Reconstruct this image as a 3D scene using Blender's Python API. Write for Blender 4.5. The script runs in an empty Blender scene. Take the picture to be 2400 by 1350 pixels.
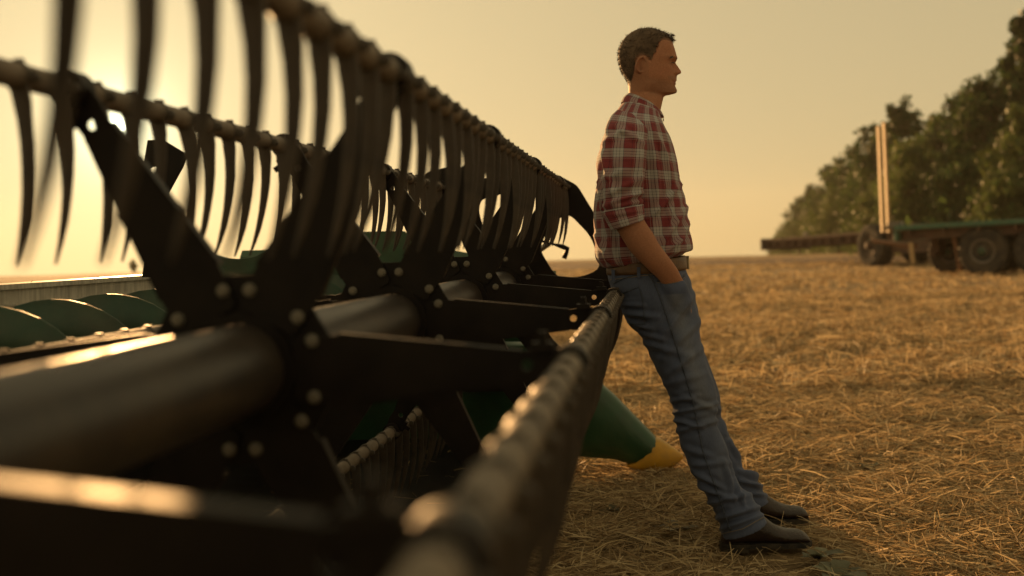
import bpy, bmesh, math, random
import numpy as np
from mathutils import Vector, Matrix, noise
from mathutils.geometry import tessellate_polygon

random.seed(7); rng = np.random.default_rng(7)
sc = bpy.context.scene
COL = sc.collection
pi = math.pi

# ------------------------------------------------------------------ camera
EYE = 1.045
FPX = 2600.0                                   # focal length in photo pixels (2400 wide)
PITCH = math.atan(99.7 / FPX)
ROLL = math.radians(-1.5)
cd = bpy.data.cameras.new('camera'); cam = bpy.data.objects.new('camera', cd); COL.objects.link(cam)
sc.camera = cam
cd.sensor_width = 36.0; cd.lens = 36.0 * FPX / 2400.0
cd.clip_start = 0.02; cd.clip_end = 5000
CAM_M = Matrix.Translation((0, 0, EYE)) @ Matrix.Rotation(pi/2 - PITCH, 4, 'X') @ Matrix.Rotation(ROLL, 4, 'Z')
cam.matrix_world = CAM_M
cd.dof.use_dof = True; cd.dof.focus_distance = 3.78; cd.dof.aperture_fstop = 2.1
CAM_R = CAM_M.to_3x3()

def ray(px, py):
    return (CAM_R @ Vector(((px-1200)/FPX, (675-py)/FPX, -1.0)))
def PX(px, py, Y):
    """world point seen at a photo pixel at forward distance Y"""
    d = ray(px, py)
    return Vector((0, 0, EYE)) + d * (Y / d.y)
def GP(px, py, z=0.0):
    d = ray(px, py)
    return Vector((0, 0, EYE)) + d * ((z-EYE) / d.z)

# ------------------------------------------------------------------ sky, sun, exposure
SUN_DIR = ray(277, 294).normalized()
SUN_EL = math.asin(SUN_DIR.z); SUN_AZ = math.atan2(SUN_DIR.x, SUN_DIR.y)
world = bpy.data.worlds.new('World'); sc.world = world; world.use_nodes = True
nt = world.node_tree; N = nt.nodes; L = nt.links
bg = N['Background']
sky = N.new('ShaderNodeTexSky'); sky.sky_type = 'NISHITA'; sky.sun_disc = False
sky.sun_elevation = SUN_EL; sky.sun_rotation = SUN_AZ
sky.air_density = 1.0; sky.dust_density = 1.0; sky.ozone_density = 1.0
gam = N.new('ShaderNodeGamma'); gam.inputs[1].default_value = 0.16        # dry harvest haze flattens the sky
tint = N.new('ShaderNodeMix'); tint.data_type = 'RGBA'; tint.blend_type = 'MULTIPLY'
tint.inputs[0].default_value = 1.0; tint.inputs[7].default_value = (1.0, 0.770, 0.415, 1)
L.new(sky.outputs[0], gam.inputs[0]); L.new(gam.outputs[0], tint.inputs[6])
# the sun itself and the glow of the hazy air round it
geo = N.new('ShaderNodeTexCoord')
dot = N.new('ShaderNodeVectorMath'); dot.operation = 'DOT_PRODUCT'; dot.inputs[1].default_value = SUN_DIR
L.new(geo.outputs['Generated'], dot.inputs[0])
def mth(op, a, b=None, c=None, clamp=False, tree=None):
    n = (tree or nt).nodes.new('ShaderNodeMath'); n.operation = op; n.use_clamp = clamp
    for i, v in enumerate((a, b, c)):
        if v is None: continue
        if isinstance(v, (int, float)): n.inputs[i].default_value = v
        else: (tree or nt).links.new(v, n.inputs[i])
    return n.outputs[0]
ang = mth('ARCCOSINE', mth('MINIMUM', dot.outputs['Value'], 1.0))
disc = mth('MULTIPLY', mth('SMOOTHSTEP', ang, 0, 0) if False else mth('SUBTRACT', 1.0, mth('DIVIDE', mth('SUBTRACT', ang, 0.0055), 0.003, clamp=True), clamp=True), 20.0)
g1 = mth('ADD', mth('MULTIPLY', mth('EXPONENT', mth('MULTIPLY', ang, -14.0)), 0.35), mth('MULTIPLY', mth('EXPONENT', mth('MULTIPLY', ang, -55.0)), 7.0))
g2 = mth('MULTIPLY', mth('EXPONENT', mth('MULTIPLY', ang, -3.0)), 0.60)
gl = mth('ADD', disc, mth('ADD', g1, g2))
glc = N.new('ShaderNodeMix'); glc.data_type = 'RGBA'; glc.blend_type = 'MULTIPLY'; glc.inputs[0].default_value = 1
glc.inputs[6].default_value = (0.85, 0.92, 0.62, 1)
L.new(gl, glc.inputs[7])
addn = N.new('ShaderNodeMix'); addn.data_type = 'RGBA'; addn.blend_type = 'ADD'; addn.inputs[0].default_value = 1; addn.clamp_result = False
L.new(tint.outputs[2], addn.inputs[6]); L.new(glc.outputs[2], addn.inputs[7])
L.new(addn.outputs[2], bg.inputs[0]); bg.inputs[1].default_value = 0.15

sl = bpy.data.lights.new('sun', 'SUN'); sl.energy = 2.7; sl.angle = math.radians(0.6); sl.color = (1.0, 0.54, 0.20)
so = bpy.data.objects.new('sun', sl); COL.objects.link(so)
so.rotation_euler = SUN_DIR.to_track_quat('Z', 'Y').to_euler()

sc.view_settings.view_transform = 'Standard'; sc.view_settings.look = 'None'; sc.view_settings.gamma = 1.0
sc.view_settings.exposure = 1.56
sc.render.engine = 'CYCLES'
sc.cycles.use_denoising = True
sc.cycles.max_bounces = 6; sc.cycles.diffuse_bounces = 3; sc.cycles.glossy_bounces = 3
sc.cycles.sample_clamp_indirect = 6.0

# ------------------------------------------------------------------ materials
def nodes_of(m):
    m.use_nodes = True
    t = m.node_tree
    return t, t.nodes['Principled BSDF']
def mat(name, col, rough=0.6, metal=0.0, var=0.25, scale=12.0, bump=0.0, bscale=60.0, col2=None, stretch=(1,1,1), rvar=0.1, spec=0.5,
        dust=None, dust_amt=0.4, dust_scale=3.0, coat=0.0):
    m = bpy.data.materials.new(name); t, b = nodes_of(m)
    tc = t.nodes.new('ShaderNodeTexCoord'); mp = t.nodes.new('ShaderNodeMapping'); mp.inputs['Scale'].default_value = stretch
    t.links.new(tc.outputs['Object'], mp.inputs[0])
    nz = t.nodes.new('ShaderNodeTexNoise'); nz.inputs['Scale'].default_value = scale; nz.inputs['Detail'].default_value = 6
    t.links.new(mp.outputs[0], nz.inputs['Vector'])
    rp = t.nodes.new('ShaderNodeValToRGB')
    c2 = col2 or tuple(min(1, c*(1+var)) for c in col)
    c1 = tuple(c*(1-var) for c in col)
    rp.color_ramp.elements[0].position = .3; rp.color_ramp.elements[0].color = (*c1, 1)
    rp.color_ramp.elements[1].position = .7; rp.color_ramp.elements[1].color = (*c2, 1)
    t.links.new(nz.outputs[0], rp.inputs[0])
    out = rp.outputs[0]
    if dust:
        nd = t.nodes.new('ShaderNodeTexNoise'); nd.inputs['Scale'].default_value = dust_scale; nd.inputs['Detail'].default_value = 9
        nd.inputs['Roughness'].default_value = .7
        t.links.new(tc.outputs['Object'], nd.inputs['Vector'])
        f = mth('MULTIPLY', mth('SMOOTH_MIN', 1.0, mth('MULTIPLY', mth('SUBTRACT', nd.outputs[0], .42, tree=t), 4.0, clamp=True, tree=t), .1, tree=t), dust_amt, clamp=True, tree=t)
        mx = t.nodes.new('ShaderNodeMix'); mx.data_type = 'RGBA'
        t.links.new(f, mx.inputs[0]); t.links.new(out, mx.inputs[6]); mx.inputs[7].default_value = (*dust, 1)
        out = mx.outputs[2]
    t.links.new(out, b.inputs['Base Color'])
    b.inputs['Metallic'].default_value = metal
    b.inputs['Specular IOR Level'].default_value = spec
    b.inputs['Coat Weight'].default_value = coat
    rr = mth('ADD', rough-rvar, mth('MULTIPLY', nz.outputs[0], 2*rvar, tree=t), clamp=True, tree=t)
    t.links.new(rr, b.inputs['Roughness'])
    if bump:
        n2 = t.nodes.new('ShaderNodeTexNoise'); n2.inputs['Scale'].default_value = bscale; n2.inputs['Detail'].default_value = 4
        t.links.new(mp.outputs[0], n2.inputs['Vector'])
        bp = t.nodes.new('ShaderNodeBump'); bp.inputs['Strength'].default_value = bump; bp.inputs['Distance'].default_value = .01
        t.links.new(n2.outputs[0], bp.inputs['Height']); t.links.new(bp.outputs[0], b.inputs['Normal'])
    return m
def attr_mat(name, rough=.7, attr='tint', spec=.3, transl=0.0, bump=0.0, bscale=200, sss=0.0):
    m = bpy.data.materials.new(name); t, b = nodes_of(m)
    a = t.nodes.new('ShaderNodeAttribute'); a.attribute_name = attr
    tc = t.nodes.new('ShaderNodeTexCoord')
    nz = t.nodes.new('ShaderNodeTexNoise'); nz.inputs['Scale'].default_value = bscale*.4; nz.inputs['Detail'].default_value = 5
    t.links.new(tc.outputs['Object'], nz.inputs['Vector'])
    mx = t.nodes.new('ShaderNodeMix'); mx.data_type = 'RGBA'; mx.blend_type = 'MULTIPLY'; mx.inputs[0].default_value = 1
    sc_ = mth('ADD', .75, mth('MULTIPLY', nz.outputs[0], .5, tree=t), tree=t)
    t.links.new(a.outputs['Color'], mx.inputs[6]); t.links.new(sc_, mx.inputs[7])
    t.links.new(mx.outputs[2], b.inputs['Base Color'])
    b.inputs['Roughness'].default_value = rough; b.inputs['Specular IOR Level'].default_value = spec
    if sss:
        b.inputs['Subsurface Weight'].default_value = sss; b.inputs['Subsurface Radius'].default_value = (.012, .004, .002)
        b.inputs['Subsurface Scale'].default_value = 1.0
    if bump:
        bp = t.nodes.new('ShaderNodeBump'); bp.inputs['Strength'].default_value = bump; bp.inputs['Distance'].default_value = .004
        n2 = t.nodes.new('ShaderNodeTexNoise'); n2.inputs['Scale'].default_value = bscale
        t.links.new(tc.outputs['Object'], n2.inputs['Vector'])
        t.links.new(n2.outputs[0], bp.inputs['Height']); t.links.new(bp.outputs[0], b.inputs['Normal'])
    if transl:
        tr = t.nodes.new('ShaderNodeBsdfTranslucent'); t.links.new(mx.outputs[2], tr.inputs[0])
        ms = t.nodes.new('ShaderNodeMixShader'); ms.inputs[0].default_value = transl
        t.links.new(b.outputs[0], ms.inputs[1]); t.links.new(tr.outputs[0], ms.inputs[2])
        t.links.new(ms.outputs[0], t.nodes['Material Output'].inputs[0])
    return m
DUST = (.19, .14, .08)
M = {}
M['black'] = mat('black_paint', (.0075, .0048, .0042), .52, var=.3, spec=.22, dust=DUST, dust_amt=.035, dust_scale=6, bump=.05, bscale=300)
M['drum'] = mat('black_drum_paint', (.028, .022, .019), .43, var=.3, dust=DUST, dust_amt=.14, dust_scale=9, bump=.10, bscale=22, stretch=(1, 16, 1), rvar=.10)
M['bat'] = mat('brown_steel_tube', (.175, .14, .108), .62, spec=.3, var=.35, scale=20, dust=DUST, dust_amt=.35, dust_scale=14, bump=.1)
M['collar'] = mat('tine_collar', (.06, .047, .036), .5, var=.35, scale=20, dust=DUST, dust_amt=.3, dust_scale=20)
M['tine'] = mat('dark_tine_plastic', (.042, .030, .022), .5, var=.4, scale=9, dust=DUST, dust_amt=.18, dust_scale=9)
M['bolt'] = mat('zinc_bolt', (.20, .185, .155), .5, metal=.5, var=.2, scale=90, dust=DUST, dust_amt=.3, dust_scale=60)
M['galv'] = mat('galvanised_sheet', (.60, .56, .48), .5, metal=.1, var=.3, scale=7, stretch=(1, 8, 1), bump=.15, bscale=40, dust=DUST, dust_amt=.35, dust_scale=5)
M['green'] = mat('green_paint', (.018, .068, .030), .36, var=.25, scale=8, dust=DUST, dust_amt=.10, dust_scale=5, bump=.05, bscale=120)
M['greendk'] = mat('dark_green_paint', (.014, .05, .026), .45, var=.3, dust=DUST, dust_amt=.2, dust_scale=5)
M['yellow'] = mat('yellow_plastic', (.55, .29, .02), .5, var=.15, dust=DUST, dust_amt=.35, dust_scale=9)
M['red'] = mat('red_paint', (.30, .03, .02), .45)
M['rubber'] = mat('black_rubber', (.018, .016, .015), .75, var=.3, dust=DUST, dust_amt=.4, dust_scale=4, bump=.2, bscale=50)
M['hose'] = mat('hydraulic_hose', (.012, .03, .022), .45)
M['steel'] = mat('bare_steel', (.30, .27, .23), .35, metal=.9, var=.2)
M['rust'] = mat('rusty_brown_paint', (.085, .045, .032), .7, var=.4, scale=4, dust=DUST, dust_amt=.3)
M['rim'] = mat('grey_wheel_rim', (.16, .14, .12), .5, var=.25, dust=DUST, dust_amt=.4)
M['wood'] = mat('pale_wood', (.40, .275, .14), .7, var=.2, scale=6, stretch=(8, 8, 1), bump=.2)
M['orange'] = mat('orange_paint', (.20, .085, .035), .5, dust=DUST)
M['deck'] = mat('trailer_deck', (.045, .14, .095), .55, var=.2, dust=DUST, dust_amt=.3, stretch=(1, 6, 1))
M['belt'] = mat('brown_leather', (.11, .055, .022), .45, var=.3, scale=40, bump=.2, bscale=200)
M['boot'] = mat('dark_brown_leather', (.024, .0135, .011), .42, var=.35, scale=18, bump=.3, bscale=120, dust=DUST, dust_amt=.08, dust_scale=16)
M['sole'] = mat('boot_sole', (.012, .010, .009), .8, dust=DUST, dust_amt=.3, dust_scale=20)
M['brass'] = mat('buckle_metal', (.30, .24, .16), .35, metal=.9)
M['button'] = mat('shirt_button', (.30, .26, .22), .35)
M['lash'] = mat('dark_hair', (.022, .014, .010), .6)
M['eye'] = mat('eyeball', (.45, .42, .38), .15, var=.05)
M['thread'] = mat('denim_thread', (.20, .16, .11), .8)

# ------------------------------------------------------------------ mesh helpers
def link(o, parent=None):
    COL.objects.link(o)
    if parent is not None: o.parent = parent
    return o
def mesh_of(name, v, f, m, smooth=False, uv=None, tints=None):
    me = bpy.data.meshes.new(name)
    me.from_pydata([tuple(p) for p in v], [], f); me.update()
    if m is not None: me.materials.append(m)
    if smooth:
        me.polygons.foreach_set('use_smooth', [True]*len(me.polygons))
    if uv is not None:
        ul = me.uv_layers.new(name='UVMap')
        li = np.zeros(len(me.loops), dtype=np.int32); me.loops.foreach_get('vertex_index', li)
        ul.data.foreach_set('uv', np.asarray(uv, dtype=np.float32)[li].ravel())
    if tints is not None:
        a = me.color_attributes.new('tint', 'FLOAT_COLOR', 'POINT')
        c = np.ones((len(v), 4), dtype=np.float32); c[:, :3] = tints
        a.data.foreach_set('color', c.ravel())
    return me
class MB:
    """collects shapes, builds ONE mesh object"""
    def __init__(s): s.v = []; s.f = []
    def add(s, v, f):
        o = len(s.v); s.v += [Vector(p) for p in v]; s.f += [tuple(i+o for i in q) for q in f]; return s
    def box(s, c, h, rot=None):
        vs = [Vector((x*h[0], y*h[1], z*h[2])) for x in (-1, 1) for y in (-1, 1) for z in (-1, 1)]
        if rot is not None: vs = [rot @ p for p in vs]
        return s.add([p+Vector(c) for p in vs], [(0, 1, 3, 2), (4, 6, 7, 5), (0, 4, 5, 1), (2, 3, 7, 6), (0, 2, 6, 4), (1, 5, 7, 3)])
    def tube(s, path, r, n=12, cap=True):
        path = [Vector(p) for p in path]; rs = r if isinstance(r, (list, tuple)) else [r]*len(path)
        vs = []; fs = []
        prev = None
        for i, p in enumerate(path):
            d = (path[min(i+1, len(path)-1)] - path[max(i-1, 0)]).normalized()
            if prev is None:
                a = d.cross(Vector((0, 0, 1)))
                if a.length < .05: a = d.cross(Vector((1, 0, 0)))
            else: a = prev - d*prev.dot(d)
            a.normalize(); prev = a; b = d.cross(a)
            for k in range(n):
                t = 2*pi*k/n; vs.append(p + (a*math.cos(t)+b*math.sin(t))*rs[i])
        for i in range(len(path)-1):
            for k in range(n):
                fs.append((i*n+k, i*n+(k+1) % n, (i+1)*n+(k+1) % n, (i+1)*n+k))
        if cap:
            fs.append(tuple(range(n-1, -1, -1))); fs.append(tuple(range((len(path)-1)*n, len(path)*n)))
        return s.add(vs, fs)
    def plate(s, outer, y0, y1, holes=(), axes=(0, 1, 2)):
        """polygon in the x-z plane, thick along y (axes permutes)"""
        loops = [list(outer)] + [list(h) for h in holes]
        flat = [p for lp in loops for p in lp]
        tri = tessellate_polygon([[Vector((p[0], p[1], 0)) for p in lp] for lp in loops])
        n = len(flat); vs = []
        for y in (y0, y1):
            for p in flat:
                c = [p[0], y, p[1]]; q = [0, 0, 0]
                for i, ax in enumerate(axes): q[ax] = c[i]
                vs.append(q)
        fs = [tuple(t) for t in tri] + [tuple(i+n for i in reversed(t)) for t in tri]
        o = 0
        for lp in loops:
            m_ = len(lp)
            for i in range(m_):
                a, b = o+i, o+(i+1) % m_
                fs.append((a, b, b+n, a+n))
            o += m_
        return s.add(vs, fs)
    def lathe(s, prof, axis_pt, axis='y', n=24):
        """prof: list of (radius, along)"""
        vs = []; fs = []
        for (r, y) in prof:
            for k in range(n):
                t = 2*pi*k/n; a, b = r*math.cos(t), r*math.sin(t)
                vs.append(Vector(axis_pt) + (Vector((a, y, b)) if axis == 'y' else Vector((y, a, b)) if axis == 'x' else Vector((a, b, y))))
        for i in range(len(prof)-1):
            for k in range(n): fs.append((i*n+k, i*n+(k+1) % n, (i+1)*n+(k+1) % n, (i+1)*n+k))
        fs.append(tuple(range(n))); fs.append(tuple(range(len(prof)*n-1, (len(prof)-1)*n-1, -1)))
        return s.add(vs, fs)
    def mesh(s, name, m, smooth=False, bevel=0.0):
        me = mesh_of(name, s.v, s.f, m, smooth)
        bm = bmesh.new(); bm.from_mesh(me)
        bmesh.ops.recalc_face_normals(bm, faces=bm.faces)
        if bevel:
            es = [e for e in bm.edges if len(e.link_faces) == 2 and e.calc_face_angle(0) > .6]
            bmesh.ops.bevel(bm, geom=es, offset=bevel, segments=1, affect='EDGES', clamp_overlap=True)
        bm.to_mesh(me); bm.free()
        if smooth == 'auto': me.set_sharp_from_angle(angle=math.radians(35))
        return me
    def build(s, name, m, parent=None, smooth=False, origin=None, bevel=0.0):
        if origin is not None: s.v = [p - Vector(origin) for p in s.v]
        return link(bpy.data.objects.new(name, s.mesh(name, m, smooth, bevel)), parent)
def inst(name, me, parent, loc=(0, 0, 0), rot=(0, 0, 0), scale=(1, 1, 1)):
    o = bpy.data.objects.new(name, me); o.location = loc; o.rotation_euler = rot; o.scale = scale
    return link(o, parent)
def tag(o, label, cat, group=None):
    o['label'] = label; o['category'] = cat
    if group: o['group'] = group
    return o
def empty(name, loc, rz=0.0):
    o = bpy.data.objects.new(name, None); o.location = loc; o.rotation_euler = (0, 0, rz); o.empty_display_size = .1
    return link(o)
def circle(cx, cz, r, n=12, a0=0): return [(cx+r*math.cos(a0+2*pi*k/n), cz+r*math.sin(a0+2*pi*k/n)) for k in range(n)]
def rounded(poly, r, seg=4):
    """round the corners of a polygon"""
    out = []; n = len(poly)
    for i in range(n):
        p = Vector(poly[i]); a = Vector(poly[i-1])-p; b = Vector(poly[(i+1) % n])-p
        d = min(r, a.length*.48, b.length*.48); A = p+a.normalized()*d; B = p+b.normalized()*d
        for k in range(seg+1):
            t = k/seg; q = A*(1-t)**2 + p*2*t*(1-t) + B*t*t; out.append((q.x, q.y))
    return out
def interp(x, xs, ys): return float(np.interp(x, xs, ys))

# ------------------------------------------------------------------ ground
def gz(x, y):
    z = -0.0006*max(0.0, min(400, math.hypot(x, y))-55)**1.7       # the field falls away beyond the brow
    z += (.045*noise.noise((x*.35, y*.35, 3.1)) + .03*noise.noise((x*1.3, y*1.3, 8.1)))*min(1, max(0, (math.hypot(x-.9, y-4)-1.2)/3))
    z -= .024
    if y > 7: z += .055*min(1, (y-7)/8)*noise.noise((x*.55, y*1.1, 2.2))
    if y > 12: z += .06*noise.noise((x*.11, y*.11, 9))
    return z
def build_ground():
    rs = [0.0] + list(np.concatenate([np.linspace(.6, 14, 60), np.geomspace(14.5, 420, 80)]))
    na = 160; vs = [(0, 0, gz(0, 0))]; fs = []
    for r in rs[1:]:
        for k in range(na):
            a = 2*pi*k/na; x, y = r*math.cos(a), r*math.sin(a)
            vs.append((x, y, gz(x, y)))
    for k in range(na): fs.append((0, 1+k, 1+(k+1) % na))
    for i in range(len(rs)-2):
        o = 1+i*na
        for k in range(na): fs.append((o+k, o+na+k, o+na+(k+1) % na, o+(k+1) % na))
    m = bpy.data.materials.new('stubble_soil'); t, b = nodes_of(m)
    tc = t.nodes.new('ShaderNodeTexCoord')
    def nz(scale, det=6, st=(1, 1, 1)):
        mp = t.nodes.new('ShaderNodeMapping'); mp.inputs['Scale'].default_value = st; t.links.new(tc.outputs['Object'], mp.inputs[0])
        n = t.nodes.new('ShaderNodeTexNoise'); n.inputs['Scale'].default_value = scale; n.inputs['Detail'].default_value = det
        n.inputs['Roughness'].default_value = .65
        t.links.new(mp.outputs[0], n.inputs['Vector']); return n.outputs[0]
    def ramp(f, stops):
        r = t.nodes.new('ShaderNodeValToRGB')
        while len(r.color_ramp.elements) < len(stops): r.color_ramp.elements.new(.5)
        for e, (p, c) in zip(r.color_ramp.elements, stops): e.position = p; e.color = (*c, 1)
        t.links.new(f, r.inputs[0]); return r.outputs[0]
    big = ramp(nz(.25, 5, (1, 2.2, 1)), [(.32, (.13, .085, .045)), (.5, (.31, .215, .112)), (.70, (.48, .345, .185))])
    fine = ramp(nz(7, 8), [(.3, (.45, .42, .38)), (.55, (1, 1, 1)), (.75, (1.5, 1.4, 1.2))])
    mx = t.nodes.new('ShaderNodeMix'); mx.data_type = 'RGBA'; mx.blend_type = 'MULTIPLY'; mx.inputs[0].default_value = .9
    t.links.new(big, mx.inputs[6]); t.links.new(fine, mx.inputs[7]); t.links.new(mx.outputs[2], b.inputs['Base Color'])
    b.inputs['Roughness'].default_value = .9; b.inputs['Specular IOR Level'].default_value = .15
    bp = t.nodes.new('ShaderNodeBump'); bp.inputs['Strength'].default_value = 1; bp.inputs['Distance'].default_value = .08
    t.links.new(nz(4, 10), bp.inputs['Height']); t.links.new(bp.outputs[0], b.inputs['Normal'])
    g = link(bpy.data.objects.new('stubble_field', mesh_of('stubble_field', vs, fs, m, True))); g['kind'] = 'structure'
build_ground()

# darker brown strip of ground along the brow of the field
def dark_strip():
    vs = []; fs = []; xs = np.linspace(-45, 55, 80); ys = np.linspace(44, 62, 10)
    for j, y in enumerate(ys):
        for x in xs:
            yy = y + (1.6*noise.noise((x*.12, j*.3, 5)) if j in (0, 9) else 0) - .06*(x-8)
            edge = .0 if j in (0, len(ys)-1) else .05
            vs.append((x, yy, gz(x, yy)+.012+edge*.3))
    nx = len(xs)
    for j in range(len(ys)-1):
        for i in range(nx-1): fs.append((j*nx+i, j*nx+i+1, (j+1)*nx+i+1, (j+1)*nx+i))
    m = mat('dark_brown_ground', (.085, .055, .032), .95, var=.35, scale=.8, bump=.8, bscale=3, spec=.1)
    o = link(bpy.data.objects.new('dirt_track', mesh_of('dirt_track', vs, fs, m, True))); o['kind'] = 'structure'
dark_strip()

# ------------------------------------------------------------------ straw and stubble (uncountable)
def straw(name, cx, cy, L0, L1, w, up_frac, hz, seg=2, mats=None, lift=.02):
    n = len(cx)
    Ln = rng.uniform(L0, L1, n); az = rng.uniform(0, 2*pi, n)
    upr = rng.random(n) < up_frac
    el = np.where(upr, rng.uniform(.7, 1.5, n), rng.normal(.06, .16, n))
    Ln = np.where(upr, Ln*.55, Ln)
    wd = w*rng.uniform(.6, 1.5, n)
    d = np.stack([np.cos(az)*np.cos(el), np.sin(az)*np.cos(el), np.sin(el)], 1)
    base = np.stack([cx, cy, np.array([gz(a, b) for a, b in zip(cx, cy)])], 1)
    base[:, 2] += np.where(upr, 0, np.abs(rng.normal(0, hz, n))+.003)
    mid = base + d*(Ln*.5)[:, None]; tip = base + d*Ln[:, None]
    bend = rng.normal(0, .09, n)*Ln
    mid[:, 2] += np.abs(bend)*.5
    low = tip[:, 2] < base[:, 2]-.004; tip[low, 2] = base[low, 2]-.002
    side = np.cross(d, rng.normal(0, 1, (n, 3))); side /= np.linalg.norm(side, axis=1)[:, None]+1e-9
    side *= (wd*.5)[:, None]
    v = np.stack([base-side, base+side, mid-side, mid+side, tip-side*.5, tip+side*.5], 1).reshape(-1, 3)
    o = (np.arange(n)*6)[:, None]
    f = np.concatenate([o+np.array([[0, 1, 3, 2]]), o+np.array([[2, 3, 5, 4]])], 1).reshape(-1, 4)
    tone = rng.random(n)
    c = np.array([.32, .215, .11])[None]*(1-tone)[:, None] + np.array([.72, .56, .33])[None]*tone[:, None]
    dark = rng.random(n) < .22; c[dark] *= .45
    c = np.repeat(c, 6, 0)
    me = bpy.data.meshes.new(name); me.vertices.add(len(v)); me.vertices.foreach_set('co', v.ravel().astype(np.float32))
    me.loops.add(f.size); me.loops.foreach_set('vertex_index', f.ravel().astype(np.int32))
    me.polygons.add(len(f)); me.polygons.foreach_set('loop_start', (np.arange(len(f))*4).astype(np.int32))
    me.update(calc_edges=True)
    a = me.color_attributes.new('tint', 'FLOAT_COLOR', 'POINT')
    cc = np.ones((len(v), 4), np.float32); cc[:, :3] = c; a.data.foreach_set('color', cc.ravel())
    me.materials.append(M['straw'])
    ob = link(bpy.data.objects.new(name, me)); ob['kind'] = 'stuff'
    return ob
M['straw'] = attr_mat('straw', .7, spec=.15, transl=.3, bscale=30)
def wedge(n, y0, y1, powr, x0=-.2, x1=.56):
    u = rng.random(n); y = (y0**powr + u*(y1**powr-y0**powr))**(1/powr)
    x = y*rng.uniform(x0, x1, n); return x, y
def clear_boots(x, y):
    out = np.ones(len(x), bool)
    for (x0, x1, yy) in ((.70, 1.03, 3.75), (.78, 1.10, 4.07)):
        out &= ~((x > x0) & (x < x1) & (np.abs(y-yy) < .075))
    front = (x > .60) & (x < 1.08) & (y > 3.05) & (y < 3.70)
    out &= ~(front & (rng.random(len(x)) < .82))
    return x[out], y[out]
def clumpy(x, y, s=1.6, thr=.0):
    k = np.array([noise.noise((a*s, b*s, 1.7)) + .5*noise.noise((a*s*3, b*s*3, 4)) for a, b in zip(x, y)])
    keep = (k > thr) | (rng.random(len(x)) < .33); return x[keep], y[keep]
x, y = clear_boots(*clumpy(*wedge(150000, 2.3, 8.0, 1.15, -.05))); straw('straw', x, y, .03, .165, .0038, .035, .012)
x, y = clumpy(*wedge(75000, 7.5, 20, 1.0, -.12), s=.8); straw('straw', x, y, .08, .30, .009, .22, .03)
x, y = clumpy(*wedge(52000, 19, 62, 1.0, -.3), s=.35)
k = (y + .06*(x-8) < 44.3) | (rng.random(len(x)) < .08); x, y = x[k], y[k]
straw('straw', x, y, .10, .28, .020, .4, .03)

# ------------------------------------------------------------------ the reel of the harvester header
HUB = Vector((0, 0, EYE)) + CAM_R @ Vector((-.41, -.1236, -1.685))
AX = ray(1519.8, 567.1); AX.z = 0; AX.normalize()
RZ = -math.atan2(AX.x, AX.y)
R_BAT = .50; PITCH_T = .1115; SEC = 1.004
AXZ = HUB.z                                     # height of the reel axis
END_T = 3.36
reel = empty('harvester_reel', (HUB.x, HUB.y, 0), RZ)
tag(reel, 'dark six-bat harvester reel with rows of curved tines, the man leans on it', 'harvester reel')
RM = Matrix.Translation((HUB.x, HUB.y, 0)) @ Matrix.Rotation(RZ, 4, 'Z')
RMI = RM.inverted()
def RL(px, py, Y):                              # pixel at distance Y -> reel-frame coordinates
    return RMI @ PX(px, py, Y)

# centre tube
b = MB(); b.lathe([(.066, -1.9), (.070, -1.88), (.070, END_T+.06), (.066, END_T+.09)], (0, 0, 0), 'y', 48)
ct = b.build('centre_tube', M['drum'], reel, 'auto'); ct.location = (0, 0, AXZ)

# bolt (hex head on a washer), axis along -y
b = MB(); b.lathe([(.0105, .0), (.0105, -.002), (.0098, -.0025)], (0, 0, 0), 'y', 14); b.lathe([(.0080, -.002), (.0080, -.0080), (.0068, -.0090)], (0, 0, 0), 'y', 6)
bolt_me = b.mesh('bolt', M['bolt'], 'auto')

# spider plate
def hub_outline():
    pts = []
    for k in range(72):
        a = 2*pi*k/72
        r = .150 + .006*math.cos(6*a)            # shallow lobes at the arms
        pts.append((r*math.cos(a), r*math.sin(a)))
    return pts
b = MB(); b.plate(hub_outline(), -.004, .004, [circle(0, 0, .0705, 32)])
b.lathe([(.086, -.012), (.086, -.004), (.0706, -.004), (.0706, -.012)], (0, 0, 0), 'y', 32)
hub_me = b.mesh('spider_plate', M['black'], 'auto', bevel=.001)
# one arm along +x
b = MB()
arm = rounded([(.085, -.050), (.15, -.056), (.30, -.040), (.415, -.026), (.468, -.030), (.512, -.022), (.522, .0), (.512, .022),
               (.468, .026), (.415, .020), (.30, .034), (.15, .050), (.085, .048)], .012, 3)
b.plate(arm, -.0105, -.0045, [circle(.437, 0, .0085, 10)])
for (sx, pts) in ((1, ((.155, .0505), (.30, .0345), (.425, .0205))), (-1, ((.155, -.0565), (.30, -.0405), (.425, -.0265)))):
    for (p, q) in zip(pts[:-1], pts[1:]):        # folded flange
        a0 = math.atan2(q[1]-p[1], q[0]-p[0]); c = ((p[0]+q[0])/2, .0005, (p[1]+q[1])/2)
        b.box(c, (math.hypot(q[0]-p[0], q[1]-p[1])/2+.001, .011, .0022), Matrix.Rotation(-a0, 3, 'Y'))
b.lathe([(.020, -.028), (.029, -.026), (.029, .014), (.020, .016)], (R_BAT, 0, 0), 'y', 20)
b.box((.462, -.018, .028), (.016, .010, .006)); b.box((.462, -.018, .040), (.006, .006, .010))
arm_me = b.mesh('arm', M['black'], 'auto', bevel=.0008)
PH = math.radians(.25)
for k in range(-1, 4):
    hp = inst('spider_plate', hub_me, reel, (0, k*SEC, AXZ), (0, -PH, 0))
    for j in range(6):
        a = j*pi/3
        inst('arm', arm_me, hp, (0, 0, 0), (0, -a, 0))
        for s in (-1, 1):
            aa = a + s*math.radians(20.2)
            bo = inst('bolt', bolt_me, hp, (.122*math.cos(aa), -.0106, .122*math.sin(aa)), (0, random.random(), 0))
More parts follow.
